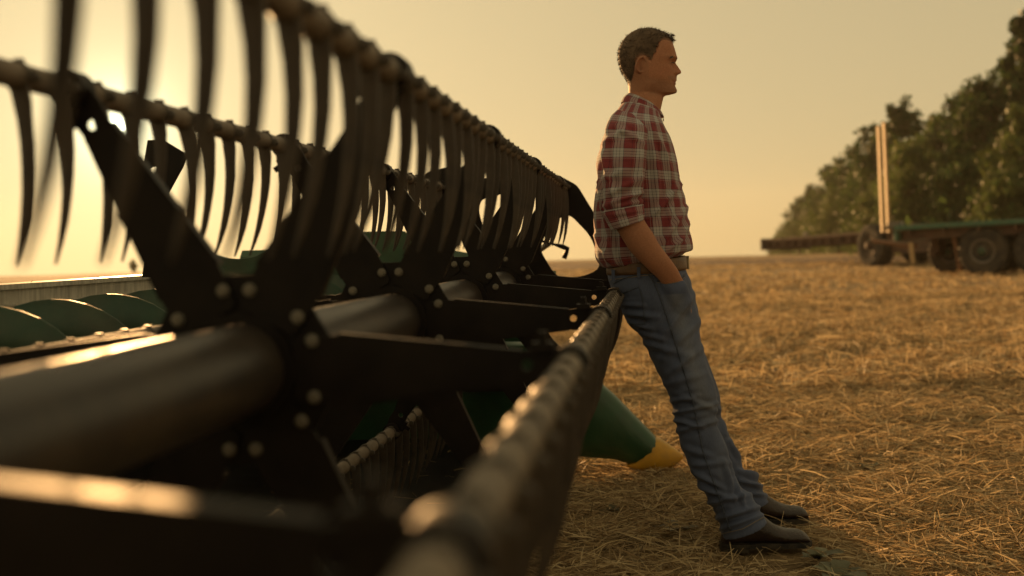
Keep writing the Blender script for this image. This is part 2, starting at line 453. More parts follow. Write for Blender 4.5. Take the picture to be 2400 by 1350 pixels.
# far end plate with its six big openings
b = MB()
outer = rounded([(.535*math.cos(j*pi/3+s), .535*math.sin(j*pi/3+s)) for j in range(6) for s in (-.085, .085)], .02, 3)
holes = []
for j in range(6):
    a = j*pi/3+pi/6
    tri = [(.19, -.08), (.30, -.138), (.385, -.145), (.418, 0), (.385, .145), (.30, .138), (.19, .08)]
    tri = rounded([(p*math.cos(a)-q*math.sin(a), p*math.sin(a)+q*math.cos(a)) for p, q in tri], .045, 4)
    holes.append(tri)
for j in range(6):
    for da in (-.16, .12):
        rr = .47 if da > 0 else .40
        holes.append(circle(rr*math.cos(j*pi/3+da*.35), rr*math.sin(j*pi/3+da*.35), .009, 8))
b.plate(outer, -.004, .004, holes)
for j in range(6):
    b.lathe([(.020, -.012), (.030, -.010), (.030, .03), (.020, .032)], (R_BAT*math.cos(j*pi/3), 0, R_BAT*math.sin(j*pi/3)), 'y', 16)
b.build('end_plate', M['black'], reel, 'auto').location = (0, END_T, AXZ)

# tine: flat curved finger, tapering, with a clamp collar round the tube (tube at the origin, tube axis = y)
def tine_mesh():
    b = MB()
    cl = [(-.001, -.004, .036), (.002, -.020, .027), (.004, -.038, .0265), (.005, -.060, .0225), (.005, -.095, .0204), (.002, -.130, .0178), (-.003, -.165, .0147),
          (-.010, -.200, .0124), (-.019, -.232, .0082), (-.030, -.264, .003)]
    vs = []; fs = []
    for i, (x, z, w) in enumerate(cl):
        x0, z0, _ = cl[max(i-1, 0)]; x1, z1, _ = cl[min(i+1, len(cl)-1)]
        d = Vector((x1-x0, 0, z1-z0)).normalized(); n = Vector((-d.z, 0, d.x))
        th = .0040*(1-.4*i/len(cl)); ww = w/2
        for (s, yy) in ((-1, -.55), (-.55, -1), (.55, -1), (1, -.55), (1, .55), (.55, 1), (-.55, 1), (-1, .55)):
            vs.append(Vector((x, 0, z)) + n*ww*s + Vector((0, yy*th, 0)))
    for i in range(len(cl)-1):
        for k in range(8): fs.append((i*8+k, i*8+(k+1) % 8, i*8+8+(k+1) % 8, i*8+8+k))
    fs.append(tuple(range(7, -1, -1))); fs.append(tuple(range(len(vs)-8, len(vs))))
    b.add(vs, fs)
    # clamp collar: a broad ring and a raised rib
    b.lathe([(.0180, -.006), (.0205, -.0045), (.0215, -.001), (.0215, .001), (.0205, .0045), (.0180, .006)], (0, 0, 0), 'y', 16)
    b.box((.004, 0, .0205), (.007, .004, .0025))
    b.lathe([(.006, -.004), (.009, -.003), (.009, .003), (.006, .004)], (.024, 0, -.004), 'y', 8)
    me = b.mesh('tine', M['tine'], 'auto'); me.materials.append(M['collar'])
    for p in me.polygons:
        if p.center.z > -.0335 and (math.hypot(p.center.x, p.center.z) < .0262) and p.index > len(fs)-1: p.material_index = 1
    return me
tine_me = tine_mesh()
b = MB(); b.lathe([(.014, -1.95), (.0182, -1.94), (.0182, END_T+.03), (.014, END_T+.04)], (0, 0, 0), 'y', 20)
bat_me = b.mesh('bat_tube', M['bat'], 'auto')
SAG = .0
for j in range(6):
    a = j*pi/3 + PH
    bt = inst('bat_tube', bat_me, reel, (R_BAT*math.cos(a), 0, AXZ + R_BAT*math.sin(a)))
    i0 = -17 if j in (0, 1, 2) else -12
    i = i0
    while True:
        t = (i+.62)*PITCH_T
        if t > END_T-.02: break
        inst('tine', tine_me, bt, (0, t, 0), (0, random.gauss(.08 if j == 0 else 0, .04), random.gauss(0, .03)))
        i += 1

# ------------------------------------------------------------------ the header body (behind and under the reel)
header = empty('harvester_header', (HUB.x, HUB.y, 0), RZ)
tag(header, 'green harvester header with auger, galvanised back sheet and yellow-tipped crop divider', 'harvester header')
T0, T1 = -1.6, 3.62
# back sheet
b = MB()
b.plate([(-1.335, .30), (-1.33, .30), (-1.30, .955), (-1.305, .955)], T0, T1)
bs = b.build('back_sheet', M['galv'], header)
b = MB(); b.box((-1.345, (T0+T1)/2, .960), (.055, (T1-T0)/2, .008)); b.box((-1.296, (T0+T1)/2, .905), (.004, (T1-T0)/2, .0025))
b.build('top_lip', M['galv'], bs)
b = MB(); b.box((-1.46, (T0+T1)/2, .80), (.08, (T1-T0)/2, .075)); b.build('back_beam', M['greendk'], header, bevel=.008)
# floor sheet, curving under the auger to the knife
prof = [(-1.33, .30), (-1.27, .20), (-1.12, .14), (-.92, .12), (-.70, .125), (-.45, .13), (-.20, .115), (-.02, .09)]
b = MB(); vs = []; fs = []
for (x_, z_) in prof: vs += [(x_, T0, z_), (x_, T1, z_)]
for i in range(len(prof)-1): fs.append((2*i, 2*i+1, 2*i+3, 2*i+2))
off = len(vs); vs += [(x_, t_, z_-.008) for (x_, t_, z_) in vs]
fs += [tuple(off+i for i in reversed(q)) for q in fs]
b.add(vs, fs); b.build('floor_sheet', M['black'], header)
b = MB(); b.box((.01, (T0+T1)/2, .088), (.035, (T1-T0)/2, .010)); b.build('cutter_bar', M['steel'], header)
b = MB(); b.plate([(.03, -.018), (.03, .018), (.09, .008), (.125, .0), (.09, -.008)], .076, .094, axes=(0, 2, 1)); kg = b.mesh('knife_guard', M['steel'], bevel=.003)
for i in range(60):
    t = T0+.1+i*.0762*1.1
    if t < T1-.05: inst('knife_guard', kg, header, (.0, t, 0))
# auger
AU = (-.93, .685); b = MB()
b.lathe([(.15, T0), (.15, T1)], (AU[0], 0, AU[1]), 'y', 32); au = b.build('auger', M['greendk'], header, 'auto')
b = MB(); vs = []; fs = []; n = 36; pitch = .30; turns = (T1-T0)/pitch
tot = int(n*turns)
for i in range(tot+1):
    a = 2*pi*i/n; t = T0 + (T1-T0)*i/tot
    for r_ in (.148, .252):
        for dy in (-.002, .002): vs.append((AU[0]+r_*math.sin(a), t+dy, AU[1]+r_*math.cos(a)))
for i in range(tot):
    o = 4*i
    fs += [(o, o+2, o+6, o+4), (o+1, o+5, o+7, o+3), (o+2, o+3, o+7, o+6)]
b.add(vs, fs); b.build('flighting', M['greendk'], au, True)
# far end sheet
b = MB()
b.plate(rounded([(-1.36, .10), (-1.36, 1.00), (-1.00, 1.13), (-.52, 1.13), (-.40, .86), (.05, .60), (.30, .40), (.36, .06), (-.6, .05)], .05, 4), 3.60, 3.63)
es = b.build('end_sheet', M['green'], header, 'auto')
b = MB(); b.plate(rounded([(-1.0, .62), (-1.0, .98), (-.55, .98), (-.50, .70)], .03, 3), 3.585, 3.598); b.build('stiffener', M['greendk'], es, bevel=.003)
b = MB(); b.plate(circle(-.62, .93, .035, 14), 3.57, 3.584); b.build('reflector', M['red'], es)
# crop divider with yellow tip (points along +x)
def loft_x(rings, n=16):
    """rings: (x, t_centre, z_low, z_high, half_thickness)"""
    vs = []; fs = []
    for (x_, tc_, z0, z1, ht) in rings:
        for k in range(n):
            a = 2*pi*k/n; ca, sa = math.cos(a), math.sin(a)
            vs.append((x_, tc_+ht*math.copysign(abs(ca)**.7, ca), (z0+z1)/2+(z1-z0)/2*math.copysign(abs(sa)**.75, sa)))
    for i in range(len(rings)-1):
        for k in range(n): fs.append((i*n+k, i*n+(k+1) % n, i*n+n+(k+1) % n, i*n+n+k))
    fs.append(tuple(range(n-1, -1, -1))); fs.append(tuple(range(len(vs)-n, len(vs))))
    return vs, fs
def dv(px, py): p = RL(px, py, 5.17); return p.x, p.z
TC = 3.50
def ringx(px, ytop, ybot, ht):
    x_, z1 = dv(px, ytop); _, z0 = dv(px, ybot); return (x_, TC, z0, z1, ht)
b = MB(); b.add(*loft_x([ringx(1060, 800, 1058, .05), ringx(1250, 800, 1060, .085), ringx(1330, 832, 1064, .095), ringx(1400, 884, 1068, .095),
                        ringx(1440, 918, 1070, .092), ringx(1480, 958, 1080, .085), ringx(1510, 988, 1084, .078), ringx(1530, 1008, 1085, .072), ringx(1541, 1022, 1084, .066)]))
dvd = b.build('divider', M['green'], header, 'auto')
b = MB(); b.add(*loft_x([ringx(1470, 1076, 1083, .05), ringx(1490, 1066, 1090, .072), ringx(1512, 1040, 1094, .079), ringx(1530, 1015, 1094, .075), ringx(1545, 1018, 1094, .069), ringx(1562, 1028, 1090, .057),
                        ringx(1578, 1040, 1081, .043), ringx(1592, 1050, 1070, .026), ringx(1599, 1056, 1063, .010)]))
b.build('tip', M['yellow'], dvd, 'auto')
# reel support arm at the far end with its hydraulic ram
b = MB()
p0 = Vector((-1.42, 3.78, 1.02)); p1 = Vector((.16, 3.78, .88))
b.tube([p0, (-.45, 3.78, 1.02), p1], .035, 4)
b.build('reel_support_arm', M['green'], header)
b = MB(); b.tube([(-.75, 3.74, .50), (-.05, 3.74, .93)], .028, 14); ram = b.build('lift_ram', M['greendk'], header, 'auto')
b = MB(); b.tube([(-.05, 3.74, .93), (.14, 3.74, 1.05)], .014, 12); b.build('ram_rod', M['steel'], ram, 'auto')
# thin adjusting rod with elbow seen through the end plate
q = [RL(1262, 563, 5.3), RL(1300, 573, 5.3), RL(1318, 578, 5.3), RL(1330, 583, 5.3), RL(1327, 592, 5.3), RL(1322, 606, 5.3)]
b = MB(); b.tube(q, [.006, .006, .012, .012, .012, .012], 8); b.build('adjusting_rod', M['black'], header, 'auto')
# hydraulic hoses arching over the back
for (dz, dx) in ((0, 0), (-9, 4)):
    pts = []
    for i in range(13):
        u = i/12; px = 862+dx + 88*u; py = 404 - (26+dz*-1*.2)*math.sin(pi*min(1, u*1.15+.15))*1.0 - dz + 30*u*u
        pts.append(RL(px, py, 4.6))
    b = MB(); b.tube(pts, .0045, 8); b.build('hose', M['hose'], header, True)
# drive housing near the far end: dark rounded plate
p = RL(1035, 420, 4.75)
pl = [(RL(x_, y_, 4.75).x, RL(x_, y_, 4.75).z) for x_, y_ in ((990, 470), (992, 408), (1012, 400), (1050, 392), (1078, 390), (1105, 410), (1120, 470), (1100, 540), (1010, 540))]
b = MB(); b.plate(rounded(pl, .02, 3), p.y-.01, p.y+.03, [circle(RL(1056, 411, 4.75).x, RL(1056, 411, 4.75).z, .006, 10)]); b.build('drive_housing', M['black'], header, bevel=.003)
b = MB(); b.tube([(RL(1035, 470, 4.75).x, p.y+.01, .95), (RL(1035, 520, 4.75).x-.1, p.y+.01, .55)], .03, 10); b.build('housing_post', M['greendk'], header, 'auto')
# lifting bracket with an eye, standing on the back beam
Yb = 3.35
def bp_(x_, y_): q_ = RL(x_, y_, Yb); return (q_.x, q_.z)
yb = RL(390, 400, Yb).y
b = MB()
b.plate([bp_(*q_) for q_ in ((345, 328), (383, 328), (441, 362), (432, 390), (396, 452), (400, 520), (372, 650), (330, 650), (350, 520), (338, 440), (336, 380))], yb-.006, yb+.006, [[bp_(363+21*math.cos(a), 411+21*math.sin(a)) for a in np.linspace(0, 2*pi, 16, endpoint=False)]])
b.build('lifting_bracket', M['black'], header, bevel=.002)
# curved green hood over the feed opening
Yh = 3.9
b = MB()
hp_ = [(RL(x_, y_, Yh).x, RL(x_, y_, Yh).z) for x_, y_ in ((470, 584), (500, 598), (530, 605), (560, 607), (600, 600), (645, 580), (690, 566), (690, 720), (470, 720))]
b.plate(hp_, RL(560, 600, Yh).y-.01, RL(560, 600, Yh).y+.03); b.build('feed_hood', M['greendk'], header, bevel=.003)

# bits of straw caught on the reel and lying in the header
def chaff():
    vs = []; fs = []; tt_ = []
    for i in range(260):
        if i < 40: p = RM @ Vector((-1.345+random.gauss(0, .03), random.uniform(0, 3.4), .970))
        else: p = RM @ Vector((random.uniform(-.9, -.05), random.uniform(-.5, 3.4), .145))
        d_ = Vector((random.gauss(0, 1), random.gauss(0, 1), random.gauss(-.1, .35))).normalized(); L_ = random.uniform(.025, .13)
        s_ = d_.cross(Vector((random.random(), random.random(), 1))).normalized()*.0016
        o = len(vs); d_.z = abs(d_.z)*.1; q = p+d_*L_*.8
        vs += [p-s_, p+s_, q+s_, q-s_]; fs.append((o, o+1, o+2, o+3)); k_ = random.uniform(.5, 1); tt_ += [(.55*k_, .40*k_, .21*k_)]*4
    o = link(bpy.data.objects.new('chaff', mesh_of('chaff', vs, fs, M['straw'], False, tints=np.array(tt_)))); o['kind'] = 'stuff'
chaff()

# ------------------------------------------------------------------ the man
YM = 3.90                                       # his mid-plane
ORI = PX(1700, 1275, YM); ORI.z = 0.0
person = empty('person', ORI)
tag(person, 'person in red plaid shirt, jeans and dark boots leaning on the reel, hands in pockets', 'person')
def se(c, n): return math.copysign(abs(c)**(2.0/n), c)
def ring_pts(bk, fr, hw, yo=0.0, n=40, ex=2.2, Y=None, twist=0.0):
    """closed ring between a back and a front pixel of the profile, half width hw to the sides"""
    Yp = (YM if Y is None else Y) + yo
    B = PX(*bk, Yp); F_ = PX(*fr, Yp)
    c = (B+F_)/2; u = (F_-B)/2
    out = []
    for k in range(n):
        a = 2*pi*k/n
        out.append(c + u*se(math.cos(a), ex) + Vector((0, hw*se(math.sin(a), ex), 0)))
    return out
def loft(rings, cap=(True, True), sub=1):
    """rings of equal count; Catmull-Rom in between"""
    n = len(rings[0])
    if sub > 1:
        R2 = []
        m = len(rings)
        for i in range(m-1):
            p0 = rings[max(i-1, 0)]; p1 = rings[i]; p2 = rings[i+1]; p3 = rings[min(i+2, m-1)]
            for s in range(sub):
                t = s/sub
                R2.append([.5*((2*b_)+(c_-a_)*t+(2*a_-5*b_+4*c_-d_)*t*t+(3*b_-a_-3*c_+d_)*t**3) for a_, b_, c_, d_ in zip(p0, p1, p2, p3)])
        R2.append(rings[-1]); rings = R2
    vs = [p.copy() for r in rings for p in r]; fs = []
    for i in range(len(rings)-1):
        for k in range(n): fs.append((i*n+k, i*n+(k+1) % n, i*n+n+(k+1) % n, i*n+n+k))
    if cap[0]: fs.append(tuple(range(n-1, -1, -1)))
    if cap[1]: fs.append(tuple(range(len(vs)-n, len(vs))))
    return vs, fs, rings
def remeshed(name, v, f, voxel, m, smooth_it=2):
    me = mesh_of(name, v, f, None)
    bm = bmesh.new(); bm.from_mesh(me); bmesh.ops.recalc_face_normals(bm, faces=bm.faces); bm.to_mesh(me); bm.free()
    o = bpy.data.objects.new(name, me); COL.objects.link(o)
    md = o.modifiers.new('r', 'REMESH'); md.mode = 'VOXEL'; md.voxel_size = voxel; md.use_smooth_shade = True
    if smooth_it:
        ms = o.modifiers.new('s', 'SMOOTH'); ms.factor = .5; ms.iterations = smooth_it
    dg = bpy.context.evaluated_depsgraph_get()
    me2 = bpy.data.meshes.new_from_object(o.evaluated_get(dg))
    COL.objects.unlink(o); bpy.data.objects.remove(o); bpy.data.meshes.remove(me)
    me2.name = name; me2.materials.clear(); me2.materials.append(m)
    me2.polygons.foreach_set('use_smooth', [True]*len(me2.polygons))
    return me2
def me_arrays(me):
    v = np.zeros(len(me.vertices)*3, np.float32); me.vertices.foreach_get('co', v); v = v.reshape(-1, 3)
    nn = np.zeros(len(me.vertices)*3, np.float32); me.vertices.foreach_get('normal', nn)
    return v.astype(float), nn.reshape(-1, 3).astype(float)
def to_px(v):
    """world points -> photo pixels"""
    R_ = np.array(CAM_R); d = (v - np.array([0, 0, EYE])) @ R_
    return np.stack([1200 + FPX*d[:, 0]/-d[:, 2], 675 - FPX*d[:, 1]/-d[:, 2]], 1)
def crease(px, segs):
    """sum of soft folds; each: (x0,y0,x1,y1,width_px,depth_m) measured on the profile"""
    out = np.zeros(len(px))
    for (x0, y0, x1, y1, w, dp) in segs:
        a = np.array([x0, y0]); d = np.array([x1-x0, y1-y0], float); Ls = d@d
        t = np.clip(((px-a)@d)/Ls, -.15, 1.15); q = a + t[:, None]*d
        r = np.hypot(*(px-q).T)
        tt = np.clip(((px-a)@d)/Ls, 0, 1); fade = np.sin(pi*np.clip(tt*.9+.05, 0, 1))**.5
        out += dp*(np.exp(-(r/w)**2) - .55*np.exp(-((r-1.9*w)/(w*1.1))**2))*fade
    return out
def noise_arr(v, s, off=0.0):
    return np.array([noise.noise((p[0]*s[0]+off, p[1]*s[1], p[2]*s[2])) for p in v])
def finish(name, me, parent):
    """move mesh from world to the person's frame and link"""
    v = np.zeros(len(me.vertices)*3, np.float32); me.vertices.foreach_get('co', v); v = v.reshape(-1, 3) - np.array(ORI, np.float32)
    me.vertices.foreach_set('co', v.ravel()); me.update()
    return link(bpy.data.objects.new(name, me), parent)

# ---- head
ys_p = [60, 69, 71, 79, 88, 97, 105, 116, 128, 137, 143, 147, 155, 161, 167, 171, 173.5, 176, 181, 185, 189, 191, 193, 195, 198, 201, 206, 211, 216, 219, 221.5, 223.5, 228, 240, 262, 285]
xf_p = [1515, 1516, 1534, 1558, 1569, 1574, 1577, 1581, 1584.5, 1587, 1585.5, 1583, 1589, 1593, 1597, 1597, 1594, 1587, 1586.3, 1586, 1586, 1584.8, 1581.6, 1584.2, 1584, 1582, 1584.2, 1586.8, 1586.5, 1583.5, 1573, 1561, 1555, 1552, 1547, 1546]
# the same front line without nose and lips
xf_b = [1515, 1516, 1534, 1558, 1569, 1574, 1577, 1581, 1584, 1585, 1581, 1578, 1576, 1576, 1577, 1578, 1578.5, 1579, 1580, 1580.5, 1581, 1581, 1581, 1581, 1581, 1581, 1583, 1585, 1584.5, 1582, 1573, 1561, 1555, 1552, 1547, 1546]
xb_p = [1512, 1511, 1494, 1478, 1466, 1459, 1455, 1450.5, 1449, 1449, 1449.5, 1450, 1452, 1454, 1456, 1458, 1459, 1460, 1463, 1466, 1468, 1469, 1470, 1470.5, 1471.5, 1472.5, 1473, 1473, 1473, 1473, 1473, 1473, 1472, 1470, 1462, 1452]
hw_p = [.002, .012, .034, .055, .065, .0705, .0735, .0755, .0765, .0765, .0760, .0755, .0750, .0745, .074, .0735, .073, .0725, .0715, .0700, .0685, .068, .067, .0665, .066, .065, .0635, .062, .0605, .060, .060, .060, .060, .0615, .068, .085]
PXM = (PX(1600, 600, YM)-PX(1500, 600, YM)).length/100        # metres per pixel on his plane
def hairline_py(xx):
    """lower border of the hair on the side of the head, in profile pixels"""
    return interp(xx, [1446, 1466, 1478, 1483, 1486, 1496, 1508, 1512, 1517, 1522, 1528, 1536, 1543, 1556, 1570, 1580, 1592], [211, 210, 196, 168, 146, 139.5, 141, 150, 157, 150, 138, 122, 104, 101, 101.5, 103, 103])
HC = PX(1512, 140, YM)
def head_mesh():
    rows = np.concatenate([np.linspace(69.2, 90, 14), np.linspace(91.5, 228, 104), np.linspace(230, 285, 16)])
    n = 96; vs = []; fs = []
    for py in rows:
        xf, xb_, xr, hw = (interp(py, ys_p, t_) for t_ in (xf_b, xb_p, xf_p, hw_p))
        # point of greatest width
        xm = interp(py, [60, 100, 150, 200, 222, 240, 285], [1512, 1512, 1508, 1509, 1508, 1508, 1502])
        jaw = interp(py, [60, 150, 185, 215, 224, 235], [0, 0, .5, 1, .6, 0])
        for k in range(n):
            a = 2*pi*k/n; ca, sa = math.cos(a), math.sin(a)
            if ca >= 0:
                ex = 2.25 - .35*jaw - interp(py, [120, 150, 190, 225], [0, .12, .1, 0]); xx = xm + (xf-xm)*se(ca, ex); yy = hw*se(sa, ex)
                if jaw: yy *= 1 - .16*jaw*abs(ca)
            else: xx = xm + (xm-xb_)*se(ca, 2.15); yy = hw*se(sa, 2.15)
            if ca > 0:
                front = max(0, ca)**.5
                # nose
                if 140 < py < 182:
                    wn = interp(py, [140, 150, 160, 167, 173, 178], [.011, .0085, .0095, .0125, .0155, .014])
                    xx += (xr-xf)*math.exp(-(yy/wn)**2)
                    # alae
                    xx += 4.2*math.exp(-((abs(yy)-.0135)/.0052)**2 - ((py-171)/4.6)**2)
                elif py >= 182 and py < 222:
                    wl = interp(py, [182, 186, 193, 200, 211], [.012, .024, .026, .022, .02])
                    xx += (xr-xf)*math.exp(-(yy/wl)**2)
                elif py <= 140: xx += (xr-xf)*math.exp(-(yy/.03)**2)
                # brow ridge, eye socket, lid bulge, cheek bone, nasolabial fold, mouth corner, hollow cheek
                xx += 2.6*front*math.exp(-((abs(yy)-.034)/.020)**2 - ((py-138.5)/5)**2)
                xx -= 6.0*front*math.exp(-((abs(yy)-.030)/.014)**2 - ((py-150)/6.5)**2)
                xx += 3.8*front*math.exp(-((abs(yy)-.032)/.0095)**2 - ((py-150.5)/4.2)**2)
                xx += 2.4*front*math.exp(-((abs(yy)-.047)/.018)**2 - ((py-163)/7)**2)
                xx -= 1.6*front*math.exp(-((abs(yy)-.026-.0004*(py-172))/.004)**2 - ((py-182)/9)**2)
                xx -= 1.8*front*math.exp(-((abs(yy)-.026)/.005)**2 - ((py-193)/2.6)**2)
                dy_ = -.0035*math.exp(-((py-186)/14)**2)*math.exp(-((xx-1548)/16)**2)*abs(sa)
                yy += math.copysign(dy_, yy) if yy else 0
            # temple hollow, jaw corner
            ss = math.copysign(1, yy)
            yy -= ss*.0035*math.exp(-((xx-1556)/13)**2 - ((py-130)/12)**2)
            yy += ss*.0030*math.exp(-((xx-1524)/14)**2 - ((py-203)/9)**2)
            yy -= ss*.0055*math.exp(-((xx-1532)/26)**2 - ((py-221)/4.5)**2)
            p = PX(xx, py, YM); p.y = YM + yy
            under = min(1, max(0, (hairline_py(xx)-py)/12))
            if under > 0:
                q_ = HC-p; p = p + q_.normalized()*.0058*under
            vs.append(p)
        # rows are horizontal in the picture plane
    nr = len(rows)
    for i in range(nr-1):
        for k in range(n): fs.append((i*n+k, i*n+n+k, i*n+n+(k+1) % n, i*n+(k+1) % n))
    fs.append(tuple(range(n))); fs.append(tuple(range((nr-1)*n+n-1, (nr-1)*n-1, -1)))
    return vs, fs
def ear(side):
    """shell with rim, concha hollow and lobe, on the side of the head"""
    vs = []; fs = []; nu, nv = 28, 9
    cx, cy_ = 1497.5, 160.0
    for j in range(nv+1):
        rr = j/nv
        for i in range(nu):
            a = 2*pi*i/nu
            ex = 14.0*math.cos(a)*(1.0 - .16*math.sin(a)) ; ey = -19.5*math.sin(a)   # px, wider at the top
            ex += 3.2*math.sin(a)*(-1) * -.6
            px, py = cx + ex*rr, cy_ + ey*rr
            rim = .0080*math.exp(-((rr-.86)/.13)**2)*(1 if math.cos(a) < .55 or math.sin(a) > .3 else .3)
            hollow = -.0150*math.exp(-(((ex*rr-2.5)/6.5)**2+((ey*rr-1)/9)**2))
            out = .012*(.35 - .65*math.cos(a)*rr) + rim + hollow           # back edge stands off the head
            lob = -.004*max(0, -math.sin(a))*rr
            base = interp(py, ys_p, hw_p)
            p = PX(px, py, YM); vs.append(Vector((p.x, YM + side*(base-.0025+max(-.008, out+lob)), p.z)))
    for j in range(nv):
        for i in range(nu): fs.append((j*nu+i, j*nu+(i+1) % nu, (j+1)*nu+(i+1) % nu, (j+1)*nu+i))
    # back wall into the head
    o = len(vs)
    for i in range(nu):
        p = vs[nv*nu+i]; q = p.copy(); q.y = YM + side*.055; q.x += -.002; vs.append(q)
    for i in range(nu): fs.append((nv*nu+i, nv*nu+(i+1) % nu, o+(i+1) % nu, o+i))
    fs.append(tuple(range(nu-1, -1, -1))); fs.append(tuple(range(o, o+nu)))
    return vs, fs
B = MB()
B.add(*head_mesh())
for s in (-1, 1): B.add(*ear(s))
# hidden torso and legs keep the body one continuous figure
tr = [((1432, 620), (1590, 600), .15), ((1420, 540), (1590, 540), .155), ((1412, 440), (1575, 440), .165), ((1420, 360), (1565, 360), .175), ((1436, 300), (1545, 305), .165), ((1452, 268), (1536, 275), .11), ((1462, 240), (1542, 250), .062)]
B.add(*loft([ring_pts(a, c, w) for a, c, w in tr], sub=2)[:2])
# arms: elbow bent, forearm down into the pocket
def arm_rings(side):
    s = side
    return [ring_pts((1440, 300), (1500, 300), .050, s*.165), ring_pts((1432, 345), (1500, 345), .052, s*.195), ring_pts((1430, 420), (1494, 420), .048, s*.212),
            ring_pts((1428, 480), (1496, 462), .046, s*.216), ring_pts((1434, 522), (1503, 492), .0455, s*.217), ring_pts((1448, 542), (1510, 516), .045, s*.216),
            ring_pts((1463, 567), (1529, 545), .0455, s*.213), ring_pts((1480, 592), (1546, 574), .043, s*.208), ring_pts((1514, 627), (1570, 606), .037, s*.199), ring_pts((1541, 652), (1586, 628), .030, s*.186),
            ring_pts((1556, 672), (1597, 650), .024, s*.172)]
for s in (-1, 1):
    ar = arm_rings(s)
    B.add(*loft(ar, sub=3)[:2])
    # hand in the pocket: palm, four fingers, thumb
    Yh_ = YM + s*.140
    def hp2(px, py, dy=0): return PX(px, py, Yh_+dy)
    B.add(*loft([ring_pts((1556, 670), (1597, 650), .024, s*.172), ring_pts((1566, 696), (1612, 678), .016, s*.155), ring_pts((1576, 722), (1618, 706), .013, s*.142)], sub=2)[:2])
    for q, (dx, ln) in enumerate(((-20, 34), (-10, 42), (0, 46), (9, 40))):
        B.tube([hp2(1603+dx, 712), hp2(1607+dx, 712+ln*.55), hp2(1606+dx*.9, 712+ln)], [.0095, .009, .007], 8)
    B.tube([hp2(1598, 676, 0), hp2(1612, 690, s*-.012), hp2(1616, 706, s*-.012)], [.010, .009, .007], 8)
M['skin'] = attr_mat('skin', .68, spec=.18, bump=.3, bscale=420, sss=.10)
body_me = remeshed('body', B.v, B.f, .0021, M['skin'], 1)
v, nn = me_arrays(body_me); pxy = to_px(v)
c = np.tile(np.array([[.42, .195, .115]]), (len(v), 1))
def blend(mask, col): 
    global c
    c = c*(1-mask[:, None]) + np.array(col)[None]*mask[:, None]
ax_ = np.abs(v[:, 1]-YM)
inface = (pxy[:, 1] < 235)
# flushed cheeks, nose, ear; beard shadow; lips
blend(.35*np.exp(-((pxy[:, 0]-1560)/16)**2-((pxy[:, 1]-165)/12)**2)*inface, (.40, .15, .09))
blend(.4*np.exp(-((pxy[:, 0]-1595)/9)**2-((pxy[:, 1]-167)/8)**2)*inface, (.40, .15, .09))
blend(.45*np.exp(-((pxy[:, 0]-1497)/14)**2-((pxy[:, 1]-160)/20)**2)*inface*(ax_ > .06), (.42, .17, .10))
beard = 1/(1+np.exp(-(pxy[:, 1]-(193-.22*(1575-pxy[:, 0])))/3.0))*1/(1+np.exp(-(222-pxy[:, 1])/3.0))*1/(1+np.exp(-(pxy[:, 0]-1521)/3))
beard = np.maximum(beard, np.exp(-((pxy[:, 1]-182)/4.5)**2)*(pxy[:, 0] > 1566)*.9)
blend(.42*beard*inface, (.19, .115, .080))
lips = np.exp(-((pxy[:, 1]-192.5)/4.2)**2)*(pxy[:, 0] > 1567)*np.clip((.027-ax_)/.004, 0, 1)
blend(.7*lips*inface, (.26, .095, .07))
blend(.6*np.exp(-((pxy[:, 0]-1501)/5)**2-((pxy[:, 1]-161)/8)**2)*inface*(ax_ > .055), (.24, .10, .06))  # ear hollow: its shade is put into the skin colour
stub = ((pxy[:, 1] < 215) & (pxy[:, 0] < 1520))*1.0
blend(.25*stub, (.20, .13, .09))
arm_m = (pxy[:, 1] > 450); blend(.25*arm_m, (.30, .15, .09))
a = body_me.color_attributes.new('tint', 'FLOAT_COLOR', 'POINT'); cc = np.ones((len(v), 4), np.float32); cc[:, :3] = c; a.data.foreach_set('color', cc.ravel())
body = finish('body', body_me, person)

# lids line, brow
def head_surface(xx, py, side):
    """point and outward normal on the skull at a profile pixel"""
    xf, xb_, hw = (interp(py, ys_p, t_) for t_ in (xf_b, xb_p, hw_p))
    xm = interp(py, [60, 100, 150, 200, 222], [1512, 1512, 1508, 1509, 1508])
    t = (xx-xm)/((xf-xm) if xx > xm else (xm-xb_)); t = max(-1, min(1, t))
    y = hw*(1-abs(t)**2.2)**(1/2.2)
    p = PX(xx, py, YM); return Vector((p.x, YM+side*y, p.z))
hv = []; hf = []; tt = []
def blade(p, d, ln, w, col):
    s_ = d.cross(Vector((random.gauss(0, 1), random.gauss(0, 1), random.gauss(0, 1)))).normalized()*w
    o = len(hv); m_ = p + d*ln*.55
    hv.extend([p-s_, p+s_, m_+s_*.8, m_-s_*.8, p+d*ln]); hf.extend([(o, o+1, o+2, o+3), (o+3, o+2, o+4)]); tt.extend([col]*5)
